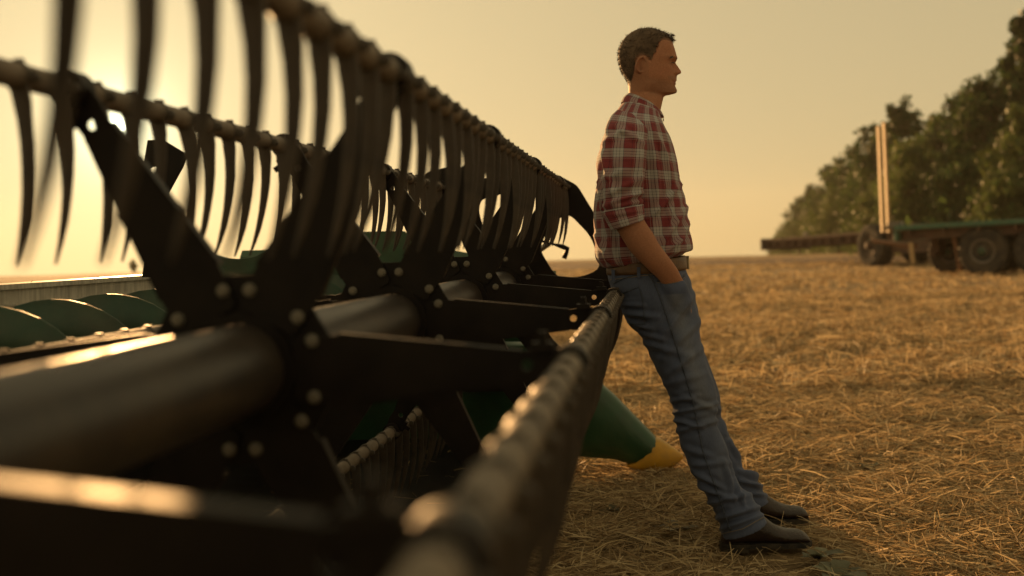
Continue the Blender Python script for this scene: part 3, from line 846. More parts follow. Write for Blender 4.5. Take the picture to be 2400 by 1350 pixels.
# cap under the strands
nrow, ncol = 46, 72
rowsH = np.linspace(69.0, 211, nrow)
capidx = {}
for i, py in enumerate(rowsH):
    for k in range(ncol):
        a = 2*pi*k/ncol; xf, xb_, hw = (interp(py, ys_p, t_) for t_ in (xf_b, xb_p, hw_p))
        xm = interp(py, [60, 100, 150, 200, 222], [1512, 1512, 1508, 1509, 1508])
        xx = xm + ((xf-xm) if math.cos(a) > 0 else (xm-xb_))*se(math.cos(a), 2.2); yy = hw*se(math.sin(a), 2.2)
        hl = hairline_py(xx)
        if py > hl+1.0: continue
        d_ = (PX(xx, py, YM)-HC); d_.y = yy; d_.normalize()
        th = min(1, max(.12, (hl-py)/14))*interp(py, [69, 100, 150, 200], [.0085, .0065, .0045, .002])
        p = PX(xx, py, YM); p.y = YM+yy; p += d_*(th*(1+.3*noise.noise(p*60))-.0056*min(1, max(0, (hl-py)/12)))
        capidx[(i, k)] = len(hv); hv.append(p)
        g = .5+.5*noise.noise(p*45); grey = interp(xx, [1450, 1500, 1560], [.55, .35, .1])
        fade = min(1, max(0, (hl-py)/9)); hc_ = [(.095*(1-grey)+.165*grey)*q_*(.55+.9*g) for q_ in (1.0, .70, .49)]; tt.append(tuple(h_*fade + k_*(1-fade) for h_, k_ in zip(hc_, (.27, .135, .085))))
for (i, k) in list(capidx):
    q = [(i, k), (i, (k+1) % ncol), (i+1, (k+1) % ncol), (i+1, k)]
    if all(z_ in capidx for z_ in q): hf.append(tuple(capidx[z_] for z_ in reversed(q)))
for it in range(5200):
    side = random.choice((-1, 1)); py = random.uniform(69.5, 211); xf, xb_ = interp(py, ys_p, xf_b), interp(py, ys_p, xb_p)
    u = random.random(); xx = xb_ + (xf-xb_)*(.5-.5*math.cos(pi*u))
    hl = hairline_py(xx)
    if py > hl - random.random()*2: continue
    p = head_surface(xx, py, side); d = (p-HC).normalized()
    top = interp(py, [70, 95, 130, 200], [1, .8, .35, .0])
    flow = Vector((.55*top + (-.15 if py > 100 else .2), 0, -.75*(1-top)))
    if xx > 1545 and py < 104: flow = Vector((1.0, 0, .12))
    dd = (d*.55 + flow*.8 + Vector((random.gauss(0, .16), random.gauss(0, .16), random.gauss(0, .16)))).normalized()
    ln = interp(py, [70, 100, 140, 200], [.015, .0125, .0095, .0055])*random.uniform(.7, 1.25)*min(1, max(.3, (hl-py)/10))
    grey = interp(xx, [1450, 1500, 1560], [.65, .45, .12]); g = random.random()
    base_c = .07 + .26*grey*g*g
    blade(p - d*.003, dd, ln, .00085, tuple(base_c*q_ for q_ in (1.0, .71, .50)))
for it in range(420):                             # quiff over the forehead
    xx = random.uniform(1556, 1577); py = random.uniform(82, 101); sd = random.choice((-1, 1))
    yv = random.uniform(0, .045)
    p = PX(xx, py, YM); p.y = YM+sd*yv; p.x -= .25*yv*yv/.05
    d = Vector((1.0, random.gauss(0, .12), random.gauss(-.06, .16))).normalized()
    blade(p, d, random.uniform(.008, .016), .0009, tuple(.075*random.uniform(.6, 1.4)*q_ for q_ in (1.0, .71, .5)))
M['hair'] = attr_mat('short_hair', .75, spec=.12, bscale=300)
hv = [p-ORI for p in hv]
link(bpy.data.objects.new('hair', mesh_of('hair', hv, hf, M['hair'], True, tints=np.array(tt))), person)
# eyebrows, lashes and eyes
for s in (-1, 1):
    vs_ = []; fs_ = []
    for it in range(150):
        u = random.random(); yv = .012+.042*u; py = 139.0 - 3.0*math.sin(pi*min(1, u*1.1)) + 4.5*max(0, u-.7)+random.gauss(0, 1.1)
        xx = 1585.0 - 19.0*(u**1.7) + 1.0
        p = PX(xx, py, YM); p.y = YM+s*yv
        d = Vector((-.35-.5*u, s*.8, .15-.5*u)).normalized(); w_ = Vector((0, 0, .0009))
        o = len(vs_); vs_ += [p-w_, p+w_, p+d*.008]; fs_.append((o, o+1, o+2))
    link(bpy.data.objects.new('eyebrow', mesh_of('eyebrow', [q-ORI for q in vs_], fs_, M['lash'])), person)
    e = PX(1560.2, 150.3, YM); e.y = YM + s*.031
    b = MB()
    pr = []
    for i in range(9):
        a = pi*i/8; pr.append((max(.0004, .0115*math.sin(a)), -.0115*math.cos(a)))
    b.lathe(pr, e, 'x', 16); eo = b.build('eye', M['eye'], person, True, ORI)
    b = MB(); pts = []
    for i in range(7):
        u = i/6; q = PX(1577.2 - 9.5*u*u, 150.0 + 1.8*abs(u-.45)*2, YM); q.y = YM + s*(.020+.026*u); pts.append(q + Vector((.0008, s*.0006, 0)))
    b.tube(pts, [.0008, .0016, .0019, .0019, .0016, .0013, .0006], 6); b.build('eyelash', M['lash'], eo, True, ORI)

# ---- plaid shirt
def plaid():
    m = bpy.data.materials.new('red_plaid_cotton'); t, bs_ = nodes_of(m)
    uvn = t.nodes.new('ShaderNodeUVMap'); uvn.uv_map = 'UVMap'
    sep = t.nodes.new('ShaderNodeSeparateXYZ'); t.links.new(uvn.outputs[0], sep.inputs[0])
    red, wht, nav, pnk = (.255, .050, .056), (.50, .47, .455), (.022, .022, .055), (.44, .26, .24)
    stops = [(0, red), (.165, nav), (.185, red), (.305, wht), (.322, red), (.36, nav), (.385, wht), (.515, nav), (.535, wht), (.66, nav), (.68, wht), (.82, nav), (.845, red)]
    def weave(o):
        f = mth('FRACT', mth('DIVIDE', o, .064, tree=t), tree=t)
        r = t.nodes.new('ShaderNodeValToRGB'); r.color_ramp.interpolation = 'CONSTANT'
        while len(r.color_ramp.elements) < len(stops): r.color_ramp.elements.new(.99)
        for e, (p_, c_) in zip(r.color_ramp.elements, stops): e.position = p_; e.color = (*c_, 1)
        t.links.new(f, r.inputs[0]); return r.outputs[0]
    mx = t.nodes.new('ShaderNodeMix'); mx.data_type = 'RGBA'; mx.inputs[0].default_value = .5
    t.links.new(weave(sep.outputs[0]), mx.inputs[6]); t.links.new(weave(sep.outputs[1]), mx.inputs[7])
    nzn = t.nodes.new('ShaderNodeTexNoise'); nzn.inputs['Scale'].default_value = 900; t.links.new(uvn.outputs[0], nzn.inputs['Vector'])
    m2 = t.nodes.new('ShaderNodeMix'); m2.data_type = 'RGBA'; m2.blend_type = 'MULTIPLY'; m2.inputs[0].default_value = 1
    t.links.new(mx.outputs[2], m2.inputs[6]); t.links.new(mth('ADD', .7, mth('MULTIPLY', nzn.outputs[0], .6, tree=t), tree=t), m2.inputs[7])
    t.links.new(m2.outputs[2], bs_.inputs['Base Color']); bs_.inputs['Roughness'].default_value = .85; bs_.inputs['Specular IOR Level'].default_value = .2
    bs_.inputs['Sheen Weight'].default_value = .15
    bp = t.nodes.new('ShaderNodeBump'); bp.inputs['Strength'].default_value = .3; bp.inputs['Distance'].default_value = .002
    t.links.new(nzn.outputs[0], bp.inputs['Height']); t.links.new(bp.outputs[0], bs_.inputs['Normal'])
    tr_ = t.nodes.new('ShaderNodeBsdfTranslucent'); t.links.new(m2.outputs[2], tr_.inputs[0])
    ms = t.nodes.new('ShaderNodeMixShader'); ms.inputs[0].default_value = .12
    t.links.new(bs_.outputs[0], ms.inputs[1]); t.links.new(tr_.outputs[0], ms.inputs[2]); t.links.new(ms.outputs[0], t.nodes['Material Output'].inputs[0])
    return m
M['plaid'] = plaid()
def cloth(name, rings, sub, m, parent, folds, circ, u0=0.0, v0=0.0, namp=.004, nsc=(14, 14, 5), cap=(False, False), thick=0.0, side_only=True, vflip=1):
    n = len(rings[0]); vs, fs, R2 = loft(rings, cap, sub)
    v_ = np.array([tuple(p) for p in vs])
    # uv in metres: around and along
    cen = np.array([np.mean([tuple(p) for p in r], axis=0) for r in R2]); along = np.concatenate([[0], np.cumsum(np.linalg.norm(np.diff(cen, axis=0), axis=1))])
    uv = np.zeros((len(vs), 2)); ref = circ/(2*pi)
    for i in range(len(R2)):
        for k in range(n):
            a = 2*pi*k/n
            uv[i*n+k] = (u0 + ref*(a if a <= pi*1.0 else a-2*pi), v0 + vflip*along[i])
    # the seam runs down the far side/back: duplicate nothing, pattern is periodic there
    me = mesh_of(name, vs, fs, m, True, uv=uv)
    # fix uv seam (front-to-back wrap) by looking at each loop
    ul = me.uv_layers[0]; data = np.zeros(len(me.loops)*2, np.float32); ul.data.foreach_get('uv', data); data = data.reshape(-1, 2)
    for pl_ in me.polygons:
        li = list(pl_.loop_indices); us = data[li, 0]
        if us.max()-us.min() > circ*.5:
            for l_ in li:
                if data[l_, 0] < u0: data[l_, 0] += circ
    ul.data.foreach_set('uv', data.ravel())
    vv, nn_ = me_arrays(me); pp = to_px(vv)
    outw = vv - np.repeat(cen, n, 0)[:len(vv)]; outw /= np.linalg.norm(outw, axis=1)[:, None]+1e-9
    disp = namp*noise_arr(vv, nsc) + namp*.5*noise_arr(vv, tuple(3*s_ for s_ in nsc), 7)
    cr = crease(pp, folds) if folds else 0
    disp = disp + cr*2.0
    vv = vv + outw*disp[:, None]
    me.vertices.foreach_set('co', vv.astype(np.float32).ravel()); me.update()
    if thick:
        bm = bmesh.new(); bm.from_mesh(me); bmesh.ops.solidify(bm, geom=bm.faces[:], thickness=thick); bm.to_mesh(me); bm.free()
    return finish(name, me, parent)
NR = 96
T_ = [((1416, 628), (1598, 596), .160), ((1409, 623), (1604, 591), .168), ((1398, 606), (1619, 586), .178), ((1395, 585), (1622, 575), .182), ((1393, 545), (1617, 541), .180), ((1392, 495), (1607, 485), .182),
      ((1395, 430), (1594, 434), .190), ((1401, 378), (1583, 384), .200), ((1411, 330), (1569, 334), .203), ((1424, 296), (1555, 302), .190), ((1439, 269), (1548, 284), .150), ((1452, 250), (1546, 272), .108), ((1461, 238), (1545, 264), .078)]
fold_t = [(1590, 440, 1520, 520, 5, .006), (1600, 500, 1540, 590, 6, .007), (1575, 470, 1560, 585, 5, .006), (1612, 530, 1585, 585, 5, .006), (1540, 420, 1530, 560, 6, .005),
          (1402, 380, 1418, 520, 5, .006), (1410, 450, 1440, 600, 6, .007), (1400, 560, 1430, 615, 5, .006), (1450, 560, 1462, 615, 5, .006), (1480, 575, 1500, 606, 4, .005), (1420, 570, 1424, 620, 4, .005),
          (1520, 560, 1530, 600, 4, .005), (1555, 340, 1580, 430, 5, .004), (1530, 300, 1560, 360, 5, .004), (1425, 320, 1440, 300, 5, .004), (1600, 560, 1560, 590, 4, .005), (1530, 330, 1545, 470, 7, .005)]
shirt = cloth('shirt', [ring_pts(a_, c_, w_, n=NR, ex=2.35) for a_, c_, w_ in T_], 7, M['plaid'], person, fold_t, 1.02, u0=.013, namp=.005, nsc=(13, 13, 5))
fold_s = [(1412, 350, 1440, 470, 6, .006), (1420, 330, 1470, 300, 6, .005), (1435, 450, 1500, 420, 6, .005), (1420, 480, 1495, 455, 5, .006), (1505, 350, 1500, 440, 6, .004), (1450, 300, 1500, 330, 6, .005),
          (1415, 420, 1460, 400, 6, .004), (1430, 485, 1500, 472, 4, .004)]
for s in (-1, 1):
    dyp = -.0 if s < 0 else 0
    S_ = [((1447, 258), (1500, 276), .030, .118), ((1432, 274), (1511, 290), .050, .150), ((1421, 300), (1518, 310), .060, .178), ((1413, 340), (1520, 345), .066, .197), ((1411, 390), (1517, 390), .066, .206), ((1411, 440), (1511, 438), .064, .211), ((1412, 475), (1506, 462), .062, .214), ((1414, 500), (1505, 484), .059, .216), ((1424, 515), (1504, 494), .056, .217)]
    rg = [ring_pts(a_, c_, w_, s*yo_, n=56, ex=2.1) for a_, c_, w_, yo_ in S_]
    slv = cloth('sleeve', rg, 7, M['plaid'], shirt, fold_s if s < 0 else [], .40, u0=.035, v0=.02, namp=.0045, nsc=(14, 14, 9), vflip=-1)
    C_ = [((1411, 497), (1507, 479), .060), ((1411, 501), (1509, 483), .0635), ((1421, 520), (1510, 499), .0625), ((1431, 538), (1510, 513), .061), ((1433, 540), (1509, 515), .057), ((1430, 534), (1506, 510), .054)]
    cloth('cuff', [ring_pts(a_, c_, w_, s*.2165, n=48, ex=2.1) for a_, c_, w_ in C_], 4, M['plaid'], shirt,
          [(1420, 505, 1500, 495, 3, .003), (1440, 525, 1505, 505, 3, .002)] if s < 0 else [], .38, u0=.02, v0=.05, namp=.0025, nsc=(22, 22, 14))
# collar: stand and folded leaf
CL = [((1468, 230), (1547, 268), .066), ((1471, 221), (1546, 260), .062), ((1470.5, 219), (1547, 258.5), .0645), ((1461, 229), (1551, 265), .074), ((1456, 239), (1555, 274), .084), ((1455.5, 241), (1555, 276), .084), ((1458, 239.5), (1553, 274.5), .079)]
cloth('collar', [ring_pts(a_, c_, w_, n=56, ex=2.0) for a_, c_, w_ in CL], 3, M['plaid'], shirt, [(1480, 232, 1500, 252, 4, .002)], .48, u0=.01, v0=.03, namp=.0015, nsc=(25, 25, 25))
for (px_, py_, dy_) in ((1541, 271, -.036), (1553.5, 281, 0), (1574, 345, 0), (1589, 405, 0), (1600, 460, 0), (1612, 520, 0)):
    p = PX(px_, py_, YM); p.y = YM+dy_
    b = MB(); b.lathe([(.0052, 0), (.0056, .001), (.0056, .0025), (.004, .003)], p, 'x' if dy_ == 0 else 'y', 14)
    if dy_: b.v = [Vector((q.x, p.y-(q.y-p.y)-.006, q.z)) for q in b.v]
    b.build('button', M['button'], shirt, 'auto', ORI)

# ---- jeans
def denim():
    m = bpy.data.materials.new('blue_denim'); t, bs_ = nodes_of(m)
    a_ = t.nodes.new('ShaderNodeAttribute'); a_.attribute_name = 'tint'
    tc = t.nodes.new('ShaderNodeTexCoord')
    mp = t.nodes.new('ShaderNodeMapping'); mp.inputs['Rotation'].default_value = (0, .6, 0); mp.inputs['Scale'].default_value = (1, 1, .18); t.links.new(tc.outputs['Object'], mp.inputs[0])
    n1 = t.nodes.new('ShaderNodeTexNoise'); n1.inputs['Scale'].default_value = 420; n1.inputs['Detail'].default_value = 3; t.links.new(mp.outputs[0], n1.inputs['Vector'])
    n2 = t.nodes.new('ShaderNodeTexNoise'); n2.inputs['Scale'].default_value = 9; n2.inputs['Detail'].default_value = 6; t.links.new(tc.outputs['Object'], n2.inputs['Vector'])
    f = mth('ADD', .45, mth('ADD', mth('MULTIPLY', n1.outputs[0], .55, tree=t), mth('MULTIPLY', n2.outputs[0], .55, tree=t), tree=t), tree=t)
    mx = t.nodes.new('ShaderNodeMix'); mx.data_type = 'RGBA'; mx.blend_type = 'MULTIPLY'; mx.inputs[0].default_value = 1
    t.links.new(a_.outputs['Color'], mx.inputs[6]); t.links.new(f, mx.inputs[7]); t.links.new(mx.outputs[2], bs_.inputs['Base Color'])
    bs_.inputs['Roughness'].default_value = .88; bs_.inputs['Specular IOR Level'].default_value = .2; bs_.inputs['Sheen Weight'].default_value = .1
    bp = t.nodes.new('ShaderNodeBump'); bp.inputs['Strength'].default_value = .35; bp.inputs['Distance'].default_value = .003
    t.links.new(n1.outputs[0], bp.inputs['Height']); t.links.new(bp.outputs[0], bs_.inputs['Normal'])
    return m
M['denim'] = denim()
J = MB()
pel = [((1425, 628), (1602, 604), .158), ((1425, 648), (1606, 636), .165), ((1432, 672), (1618, 662), .174), ((1446, 705), (1627, 698), .180), ((1461, 738), (1635, 735), .178), ((1480, 768), (1638, 765), .165), ((1505, 785), (1625, 785), .12)]
J.add(*loft([ring_pts(a_, c_, w_, n=48, ex=2.3) for a_, c_, w_ in pel], sub=3)[:2])
near = [((1452, 700), (1624, 696), .085, .088), ((1466, 742), (1637, 745), .091, .090), ((1500, 787), (1642, 793), .091, .096), ((1522, 832), (1650, 830), .087, .100), ((1542, 874), (1667, 878), .082, .106), ((1561, 913), (1677, 914), .077, .112),
        ((1574, 949), (1682, 944), .073, .117), ((1579, 985), (1680, 990), .070, .122), ((1594, 1040), (1700, 1040), .068, .130), ((1612, 1085), (1716, 1085), .069, .136), ((1629, 1126), (1731, 1130), .071, .142),
        ((1652, 1165), (1760, 1157), .073, .147), ((1677, 1207), (1780, 1188), .076, .150), ((1689, 1240), (1790, 1208), .078, .152), ((1693, 1262), (1796, 1221), .078, .153)]
J.add(*loft([ring_pts(a_, c_, w_, -yo_, n=40, ex=2.15) for a_, c_, w_, yo_ in near], sub=3)[:2])
far = [((1460, 700), (1622, 696), .085, .088), ((1478, 742), (1634, 745), .090, .092), ((1515, 790), (1642, 797), .089, .100), ((1545, 835), (1655, 835), .085, .108), ((1566, 874), (1670, 875), .080, .118), ((1584, 915), (1682, 915), .075, .128),
       ((1596, 950), (1689, 953), .071, .138), ((1604, 980), (1687, 978), .069, .146), ((1630, 1030), (1717, 1031), .067, .155), ((1652, 1065), (1731, 1065), .067, .162), ((1668, 1092), (1741, 1093), .068, .167),
       ((1690, 1120), (1774, 1116), .070, .172), ((1704, 1145), (1785, 1140), .072, .175), ((1716, 1178), (1798, 1162), .072, .176), ((1724, 1199), (1803, 1171), .072, .177)]
J.add(*loft([ring_pts(a_, c_, w_, yo_, n=40, ex=2.15) for a_, c_, w_, yo_ in far], sub=3)[:2])
# the hand's bulge in each front pocket
for s in (-1, 1):
    J.add(*loft([ring_pts((1544, 662), (1604, 656), .030, s*.166, n=20), ring_pts((1550, 685), (1616, 680), .038, s*.160, n=20), ring_pts((1562, 730), (1622, 722), .034, s*.146, n=20), ring_pts((1580, 780), (1618, 776), .010, s*.120, n=20)], sub=3)[:2])
jme = remeshed('jeans', J.v, J.f, .0052, M['denim'], 3)
v, nn = me_arrays(jme); pp = to_px(v)
fold_n = [(1580, 968, 1672, 948, 5, .007), (1578, 985, 1640, 1000, 5, .007), (1590, 1010, 1684, 985, 6, .007), (1600, 930, 1675, 960, 6, .005), (1575, 940, 1630, 930, 5, .006),
          (1640, 1142, 1712, 1168, 6, .009), (1655, 1180, 1750, 1160, 6, .008), (1725, 1130, 1745, 1180, 5, .007), (1680, 1215, 1770, 1190, 6, .009), (1690, 1240, 1780, 1208, 5, .006), (1630, 1110, 1700, 1150, 6, .007), (1700, 1090, 1722, 1160, 6, .006),
          (1470, 752, 1520, 772, 6, .007), (1460, 735, 1530, 742, 6, .007), (1490, 778, 1560, 800, 6, .006), (1455, 715, 1500, 716, 5, .005), (1500, 800, 1600, 830, 8, .005), (1620, 700, 1560, 780, 8, .006), (1632, 760, 1560, 830, 8, .005), (1640, 820, 1575, 870, 8, .005),
          (1600, 1050, 1680, 1075, 7, .004), (1622, 1090, 1700, 1085, 7, .005), (1640, 880, 1560, 900, 8, .004)]
fold_f = [(1688, 965, 1700, 1010, 5, .006), (1715, 1040, 1738, 1080, 5, .006), (1740, 1105, 1782, 1118, 5, .009), (1740, 1128, 1788, 1140, 5, .008), (1745, 1155, 1795, 1160, 5, .006)]
nearm = (v[:, 1] < YM).astype(float)
dsp = 1.5*(crease(pp, fold_n)*nearm + crease(pp, fold_f)*(1-nearm))
dsp += .0030*noise_arr(v, (14, 14, 9)) + .0018*noise_arr(v, (40, 40, 22), 5)
dsp *= np.clip((pp[:, 1]-628)/25, .1, 1)
v2 = v + nn*dsp[:, None]
jme.vertices.foreach_set('co', v2.astype(np.float32).ravel()); jme.update()
# denim colour: worn thighs, dark seams, hem
c = np.tile(np.array([[.082, .100, .168]]), (len(v), 1))
def seg_mask(p, segs, w):
    m_ = np.zeros(len(p))
    for (x0, y0), (x1, y1) in zip(segs[:-1], segs[1:]):
        a_ = np.array([x0, y0], float); d_ = np.array([x1-x0, y1-y0], float); t_ = np.clip(((p-a_)@d_)/(d_@d_), 0, 1)
        m_ = np.maximum(m_, np.exp(-(np.hypot(*(p-a_-t_[:, None]*d_).T)/w)**2))
    return m_
blend(.55*np.exp(-((pp[:, 0]-1600-.28*(pp[:, 1]-760))/22)**2)*(pp[:, 1] < 960)*(pp[:, 1] > 690), (.20, .215, .26))
blend(.35*np.exp(-((pp[:, 0]-1658)/24)**2-((pp[:, 1]-968)/40)**2), (.19, .205, .245))
blend(.30*np.exp(-((pp[:, 0]-1690)/18)**2-((pp[:, 1]-1080)/55)**2), (.145, .163, .21))
seam = [(1513, 636), (1530, 655), (1545, 690), (1562, 740), (1580, 795), (1606, 880), (1626, 950), (1648, 1060), (1690, 1180), (1712, 1244)]
blend(.65*seg_mask(pp, seam, 2.2)*nearm, (.030, .033, .048))
pocket = [(1540, 657), (1562, 661), (1590, 656), (1604, 645)]
blend(.6*seg_mask(pp, pocket, 2.0)*nearm, (.030, .033, .048))
bpk = [(1452, 690), (1498, 672), (1506, 700), (1512, 760), (1478, 758)]
blend(.6*seg_mask(pp, bpk, 1.8)*nearm, (.030, .032, .045))
yoke = [(1438, 664), (1462, 652), (1512, 640)]
blend(.6*seg_mask(pp, yoke, 1.8)*nearm, (.030, .032, .045))
hem = [(1692, 1256), (1740, 1245), (1795, 1213)]
blend(.55*seg_mask(pp, hem, 2.0)*nearm, (.04, .042, .055))
a = jme.color_attributes.new('tint', 'FLOAT_COLOR', 'POINT'); cc = np.ones((len(v), 4), np.float32); cc[:, :3] = c; a.data.foreach_set('color', cc.ravel())
jeans = finish('jeans', jme, person)
# stitched edges, belt loops
def on_side(px_, py_, rings, side, lift=.003):
    """point on the near or far flank of the leg/pelvis at a profile pixel"""
    Yp = YM
    best = None
    for _ in range(3):
        p = PX(px_, py_, Yp)
        # half width there
        yy = side*.17
        Yp = YM+yy
    return PX(px_, py_, Yp)
for lx in ((1496, 634, 645), (1588, 612, 634), (1436, 640, 652)):
    Yl = YM - (.163 if lx[0] < 1560 and lx[0] > 1450 else .10)
    b = MB(); p0, p1 = PX(lx[0], lx[1]-8, Yl-.004), PX(lx[0]+2, lx[2]+6, Yl-.004)
    b.box((p0+p1)/2, (.0055, .003, (p0-p1).length/2)); lo = b.build('belt_loop', M['denim'], jeans, False, ORI); at_ = lo.data.color_attributes.new('tint', 'FLOAT_COLOR', 'POINT'); at_.data.foreach_set('color', [.082, .100, .168, 1.0]*len(lo.data.vertices))
from mathutils.bvhtree import BVHTree
jv = [tuple(q) for q in v2]; jb = BVHTree.FromPolygons(jv, [tuple(p_.vertices) for p_ in jeans.data.polygons])
def on_cloth(tree_, px_, py_, lift=.0008):
    d_ = ray(px_, py_).normalized(); hit = tree_.ray_cast(Vector((0, 0, EYE)), d_)
    return None if hit[0] is None else hit[0] - d_*lift
def stitch(pts, r, m, nm, n=26, off=(0, 0)):
    seg = [math.dist(a_, c_) for a_, c_ in zip(pts[:-1], pts[1:])]; cum = np.concatenate([[0], np.cumsum(seg)]); P_ = []
    for u in np.linspace(0, cum[-1], n):
        q = on_cloth(jb, interp(u, cum, [p_[0] for p_ in pts])+off[0], interp(u, cum, [p_[1] for p_ in pts])+off[1])
        if q is not None and (not P_ or (q-P_[-1]).length < .12): P_.append(q)
    if len(P_) > 3:
        b = MB(); b.tube(P_, r, 5); b.build(nm, m, jeans, True, ORI)
M['welt'] = mat('denim_welt', (.060, .072, .105), .9, var=.3, scale=120)
stitch(seam, .0022, M['welt'], 'side_seam', 60)
stitch(pocket, .0038, M['welt'], 'pocket_lip', 24); stitch(pocket, .0010, M['thread'], 'stitching', 24, (0, 5))
stitch(bpk, .0018, M['welt'], 'back_pocket_edge', 40); stitch(yoke, .0022, M['welt'], 'yoke_seam', 24)
stitch([(1693, 1251), (1740, 1240), (1790, 1212)], .0014, M['thread'], 'stitching', 30)
stitch([(1430, 656), (1500, 647), (1560, 640)], .0014, M['thread'], 'stitching', 30)
# belt
BL = [((1424.5, 645), (1605, 631), .1655), ((1422, 642), (1608, 628), .170), ((1421.5, 634), (1607, 615), .170), ((1422.5, 622), (1605, 600), .168), ((1426, 620), (1602, 599), .160)]
vs, fs, _ = loft([ring_pts(a_, c_, w_, n=64, ex=2.3) for a_, c_, w_ in BL], (False, False), 2)
belt = link(bpy.data.objects.new('belt', mesh_of('belt', [p-ORI for p in vs], fs, M['belt'], True)), person)
b = MB(); p = PX(1608, 615, YM); fr = .022
for (dz_, hz_, dy_, hy_) in ((.020, .003, 0, .026), (-.020, .003, 0, .026), (0, .017, .023, .003), (0, .017, -.023, .003), (0, .017, .004, .002)):
    b.box((p.x+.004, YM+dy_, p.z+dz_), (.003, hy_, hz_))
b.build('buckle', M['brass'], belt, False, ORI, bevel=.001)

# ---- boots: sections from heel to toe
def boot(dx_px, Yb_, prof, rz):
    """prof: (px, top py, half width)"""
    rings = []; solr = []
    for (px_, tp, hw_) in prof:
        p = PX(px_, tp, Yb_); x_ = p.x; zt = p.z; n = 20; r = []
        z0 = .010
        for k in range(n):
            a_ = 2*pi*k/n; ca, sa = math.cos(a_), math.sin(a_)
            wz = hw_*(1 - .35*max(0, sa)**1.5)
            r.append(Vector((x_, Yb_+wz*se(ca, 2.3), (z0+zt)/2+(zt-z0)/2*se(sa, 2.3))))
        rings.append(r)
    vs, fs, _ = loft(rings, (True, True), 4)
    vs = [q + Vector((0, 0, .0016*noise.noise(q*38))) for q in vs]
    o = link(bpy.data.objects.new('boot', mesh_of('boot', [q-ORI for q in vs], fs, M['boot'], True)), person)
    # sole with heel block
    b = MB(); x0, x1 = PX(prof[0][0], 1270, Yb_).x, PX(prof[-1][0], 1270, Yb_).x; Ls = x1-x0
    outl = []
    for u in np.linspace(0, 1, 22):
        px_ = prof[0][0] + u*(prof[-1][0]-prof[0][0]); w_ = interp(px_, [q[0] for q in prof], [q[2] for q in prof])
        outl.append((x0+u*Ls+.003*math.cos(pi*(1-u)), Yb_+max(.008, w_)+.004))
    outl = outl + [(q[0], 2*Yb_-q[1]) for q in reversed(outl)]
    b.plate(outl, .000, .015, axes=(0, 2, 1))
    hl = [q for q in outl if q[0] < x0+.28*Ls]
    b.plate(hl, -.012, -.0005, axes=(0, 2, 1))
    b.build('sole', M['sole'], o, False, ORI, bevel=.002)
    return o
boot(0, YM-.150, [(1690, 1258, .012), (1697, 1235, .034), (1712, 1200, .040), (1735, 1180, .043), (1765, 1190, .043), (1790, 1209, .042), (1812, 1226, .045), (1838, 1237, .049), (1862, 1239, .049), (1878, 1243, .046), (1889, 1250, .040), (1895, 1259, .030), (1898, 1271, .016)], 0)
boot(0, YM+.172, [(1706, 1208, .012), (1712, 1185, .034), (1726, 1150, .040), (1748, 1135, .043), (1775, 1145, .043), (1798, 1160, .042), (1818, 1173, .045), (1842, 1183, .049), (1862, 1185, .048), (1876, 1187, .046), (1885, 1192, .040), (1890, 1200, .030), (1892, 1211, .016)], 0)

# ------------------------------------------------------------------ trailers on the far side of the field
def wheel(parent, x_, y_, r, w=.42, rimcol='rim', zc=None):
    z_ = r if zc is None else zc
    b = MB(); b.lathe([(r*.52, -w/2+.02), (r*.60, -w/2), (r*.93, -w/2+.02), (r, -w/2+.07), (r, w/2-.07), (r*.93, w/2-.02), (r*.6, w/2), (r*.52, w/2-.02)], (0, 0, 0), 'y', 40)
    for k in range(28):
        a_ = 2*pi*k/28
        for s in (-1, 1):
            b.box(((r+.012)*math.cos(a_+s*.05), s*w*.24, (r+.012)*math.sin(a_+s*.05)), (.012, w*.22, .035), Matrix.Rotation(-(a_+s*.05), 3, 'Y') @ Matrix.Rotation(s*.35, 3, 'X'))
    o = b.build('wheel', M['rubber'], parent, 'auto'); o.location = (x_, y_, z_)
    b = MB(); b.lathe([(r*.53, -w/2+.05), (r*.50, -w/2-.005), (r*.44, -w/2+.01), (r*.40, -w/2+.09), (r*.20, -w/2+.07), (r*.18, -w/2-.03), (r*.02, -w/2-.04)], (0, 0, 0), 'y', 32)
    b.build('rim', M[rimcol], o, 'auto')
    b = MB(); b.lathe([(r*.16, -w/2-.05), (r*.16, -w/2-.075), (r*.10, -w/2-.09)], (0, 0, 0), 'y', 16); b.build('hub_cap', M['greendk'] if rimcol == 'rim' else M['rust'], o, 'auto')
    return o
def trailer_frame(name, P0, P1, label, group=None):
    d = P1-P0; L_ = math.hypot(d.x, d.y)
    g0 = gz(P0.x, P0.y)
    o = empty(name, (P0.x, P0.y, g0), math.atan2(d.y, d.x))
    tag(o, label, 'trailer')
    return o, L_, P0.z-g0, P1.z-g0
# the green one, nearer
P0 = PX(2094, 529, 30.2); P1 = PX(2520, 505, 27.4)
gt, Lg, z0, z1 = trailer_frame('flatbed_trailer', P0, P1, 'green flatbed trailer with two tall pale stakes, nearer one before the trees')
def slab(Lx, za, zb, y0, y1, th, x0=0.0):
    b = MB(); zz = lambda q: za+(zb-za)*q/Lx
    b.add([(x0, y0, zz(x0)-th), (x0, y1, zz(x0)-th), (x0, y0, zz(x0)), (x0, y1, zz(x0)), (Lx, y0, zz(Lx)-th), (Lx, y1, zz(Lx)-th), (Lx, y0, zz(Lx)), (Lx, y1, zz(Lx))],
          [(0, 1, 3, 2), (4, 6, 7, 5), (0, 4, 5, 1), (2, 3, 7, 6), (0, 2, 6, 4), (1, 5, 7, 3)])
    return b
slab(Lg, z0, z1, 0, 2.45, .13).build('deck', M['deck'], gt, bevel=.01)
slab(Lg-.1, z0-.132, z1-.132, .25, .40, .26, .15).build('side_beam', M['rust'], gt)
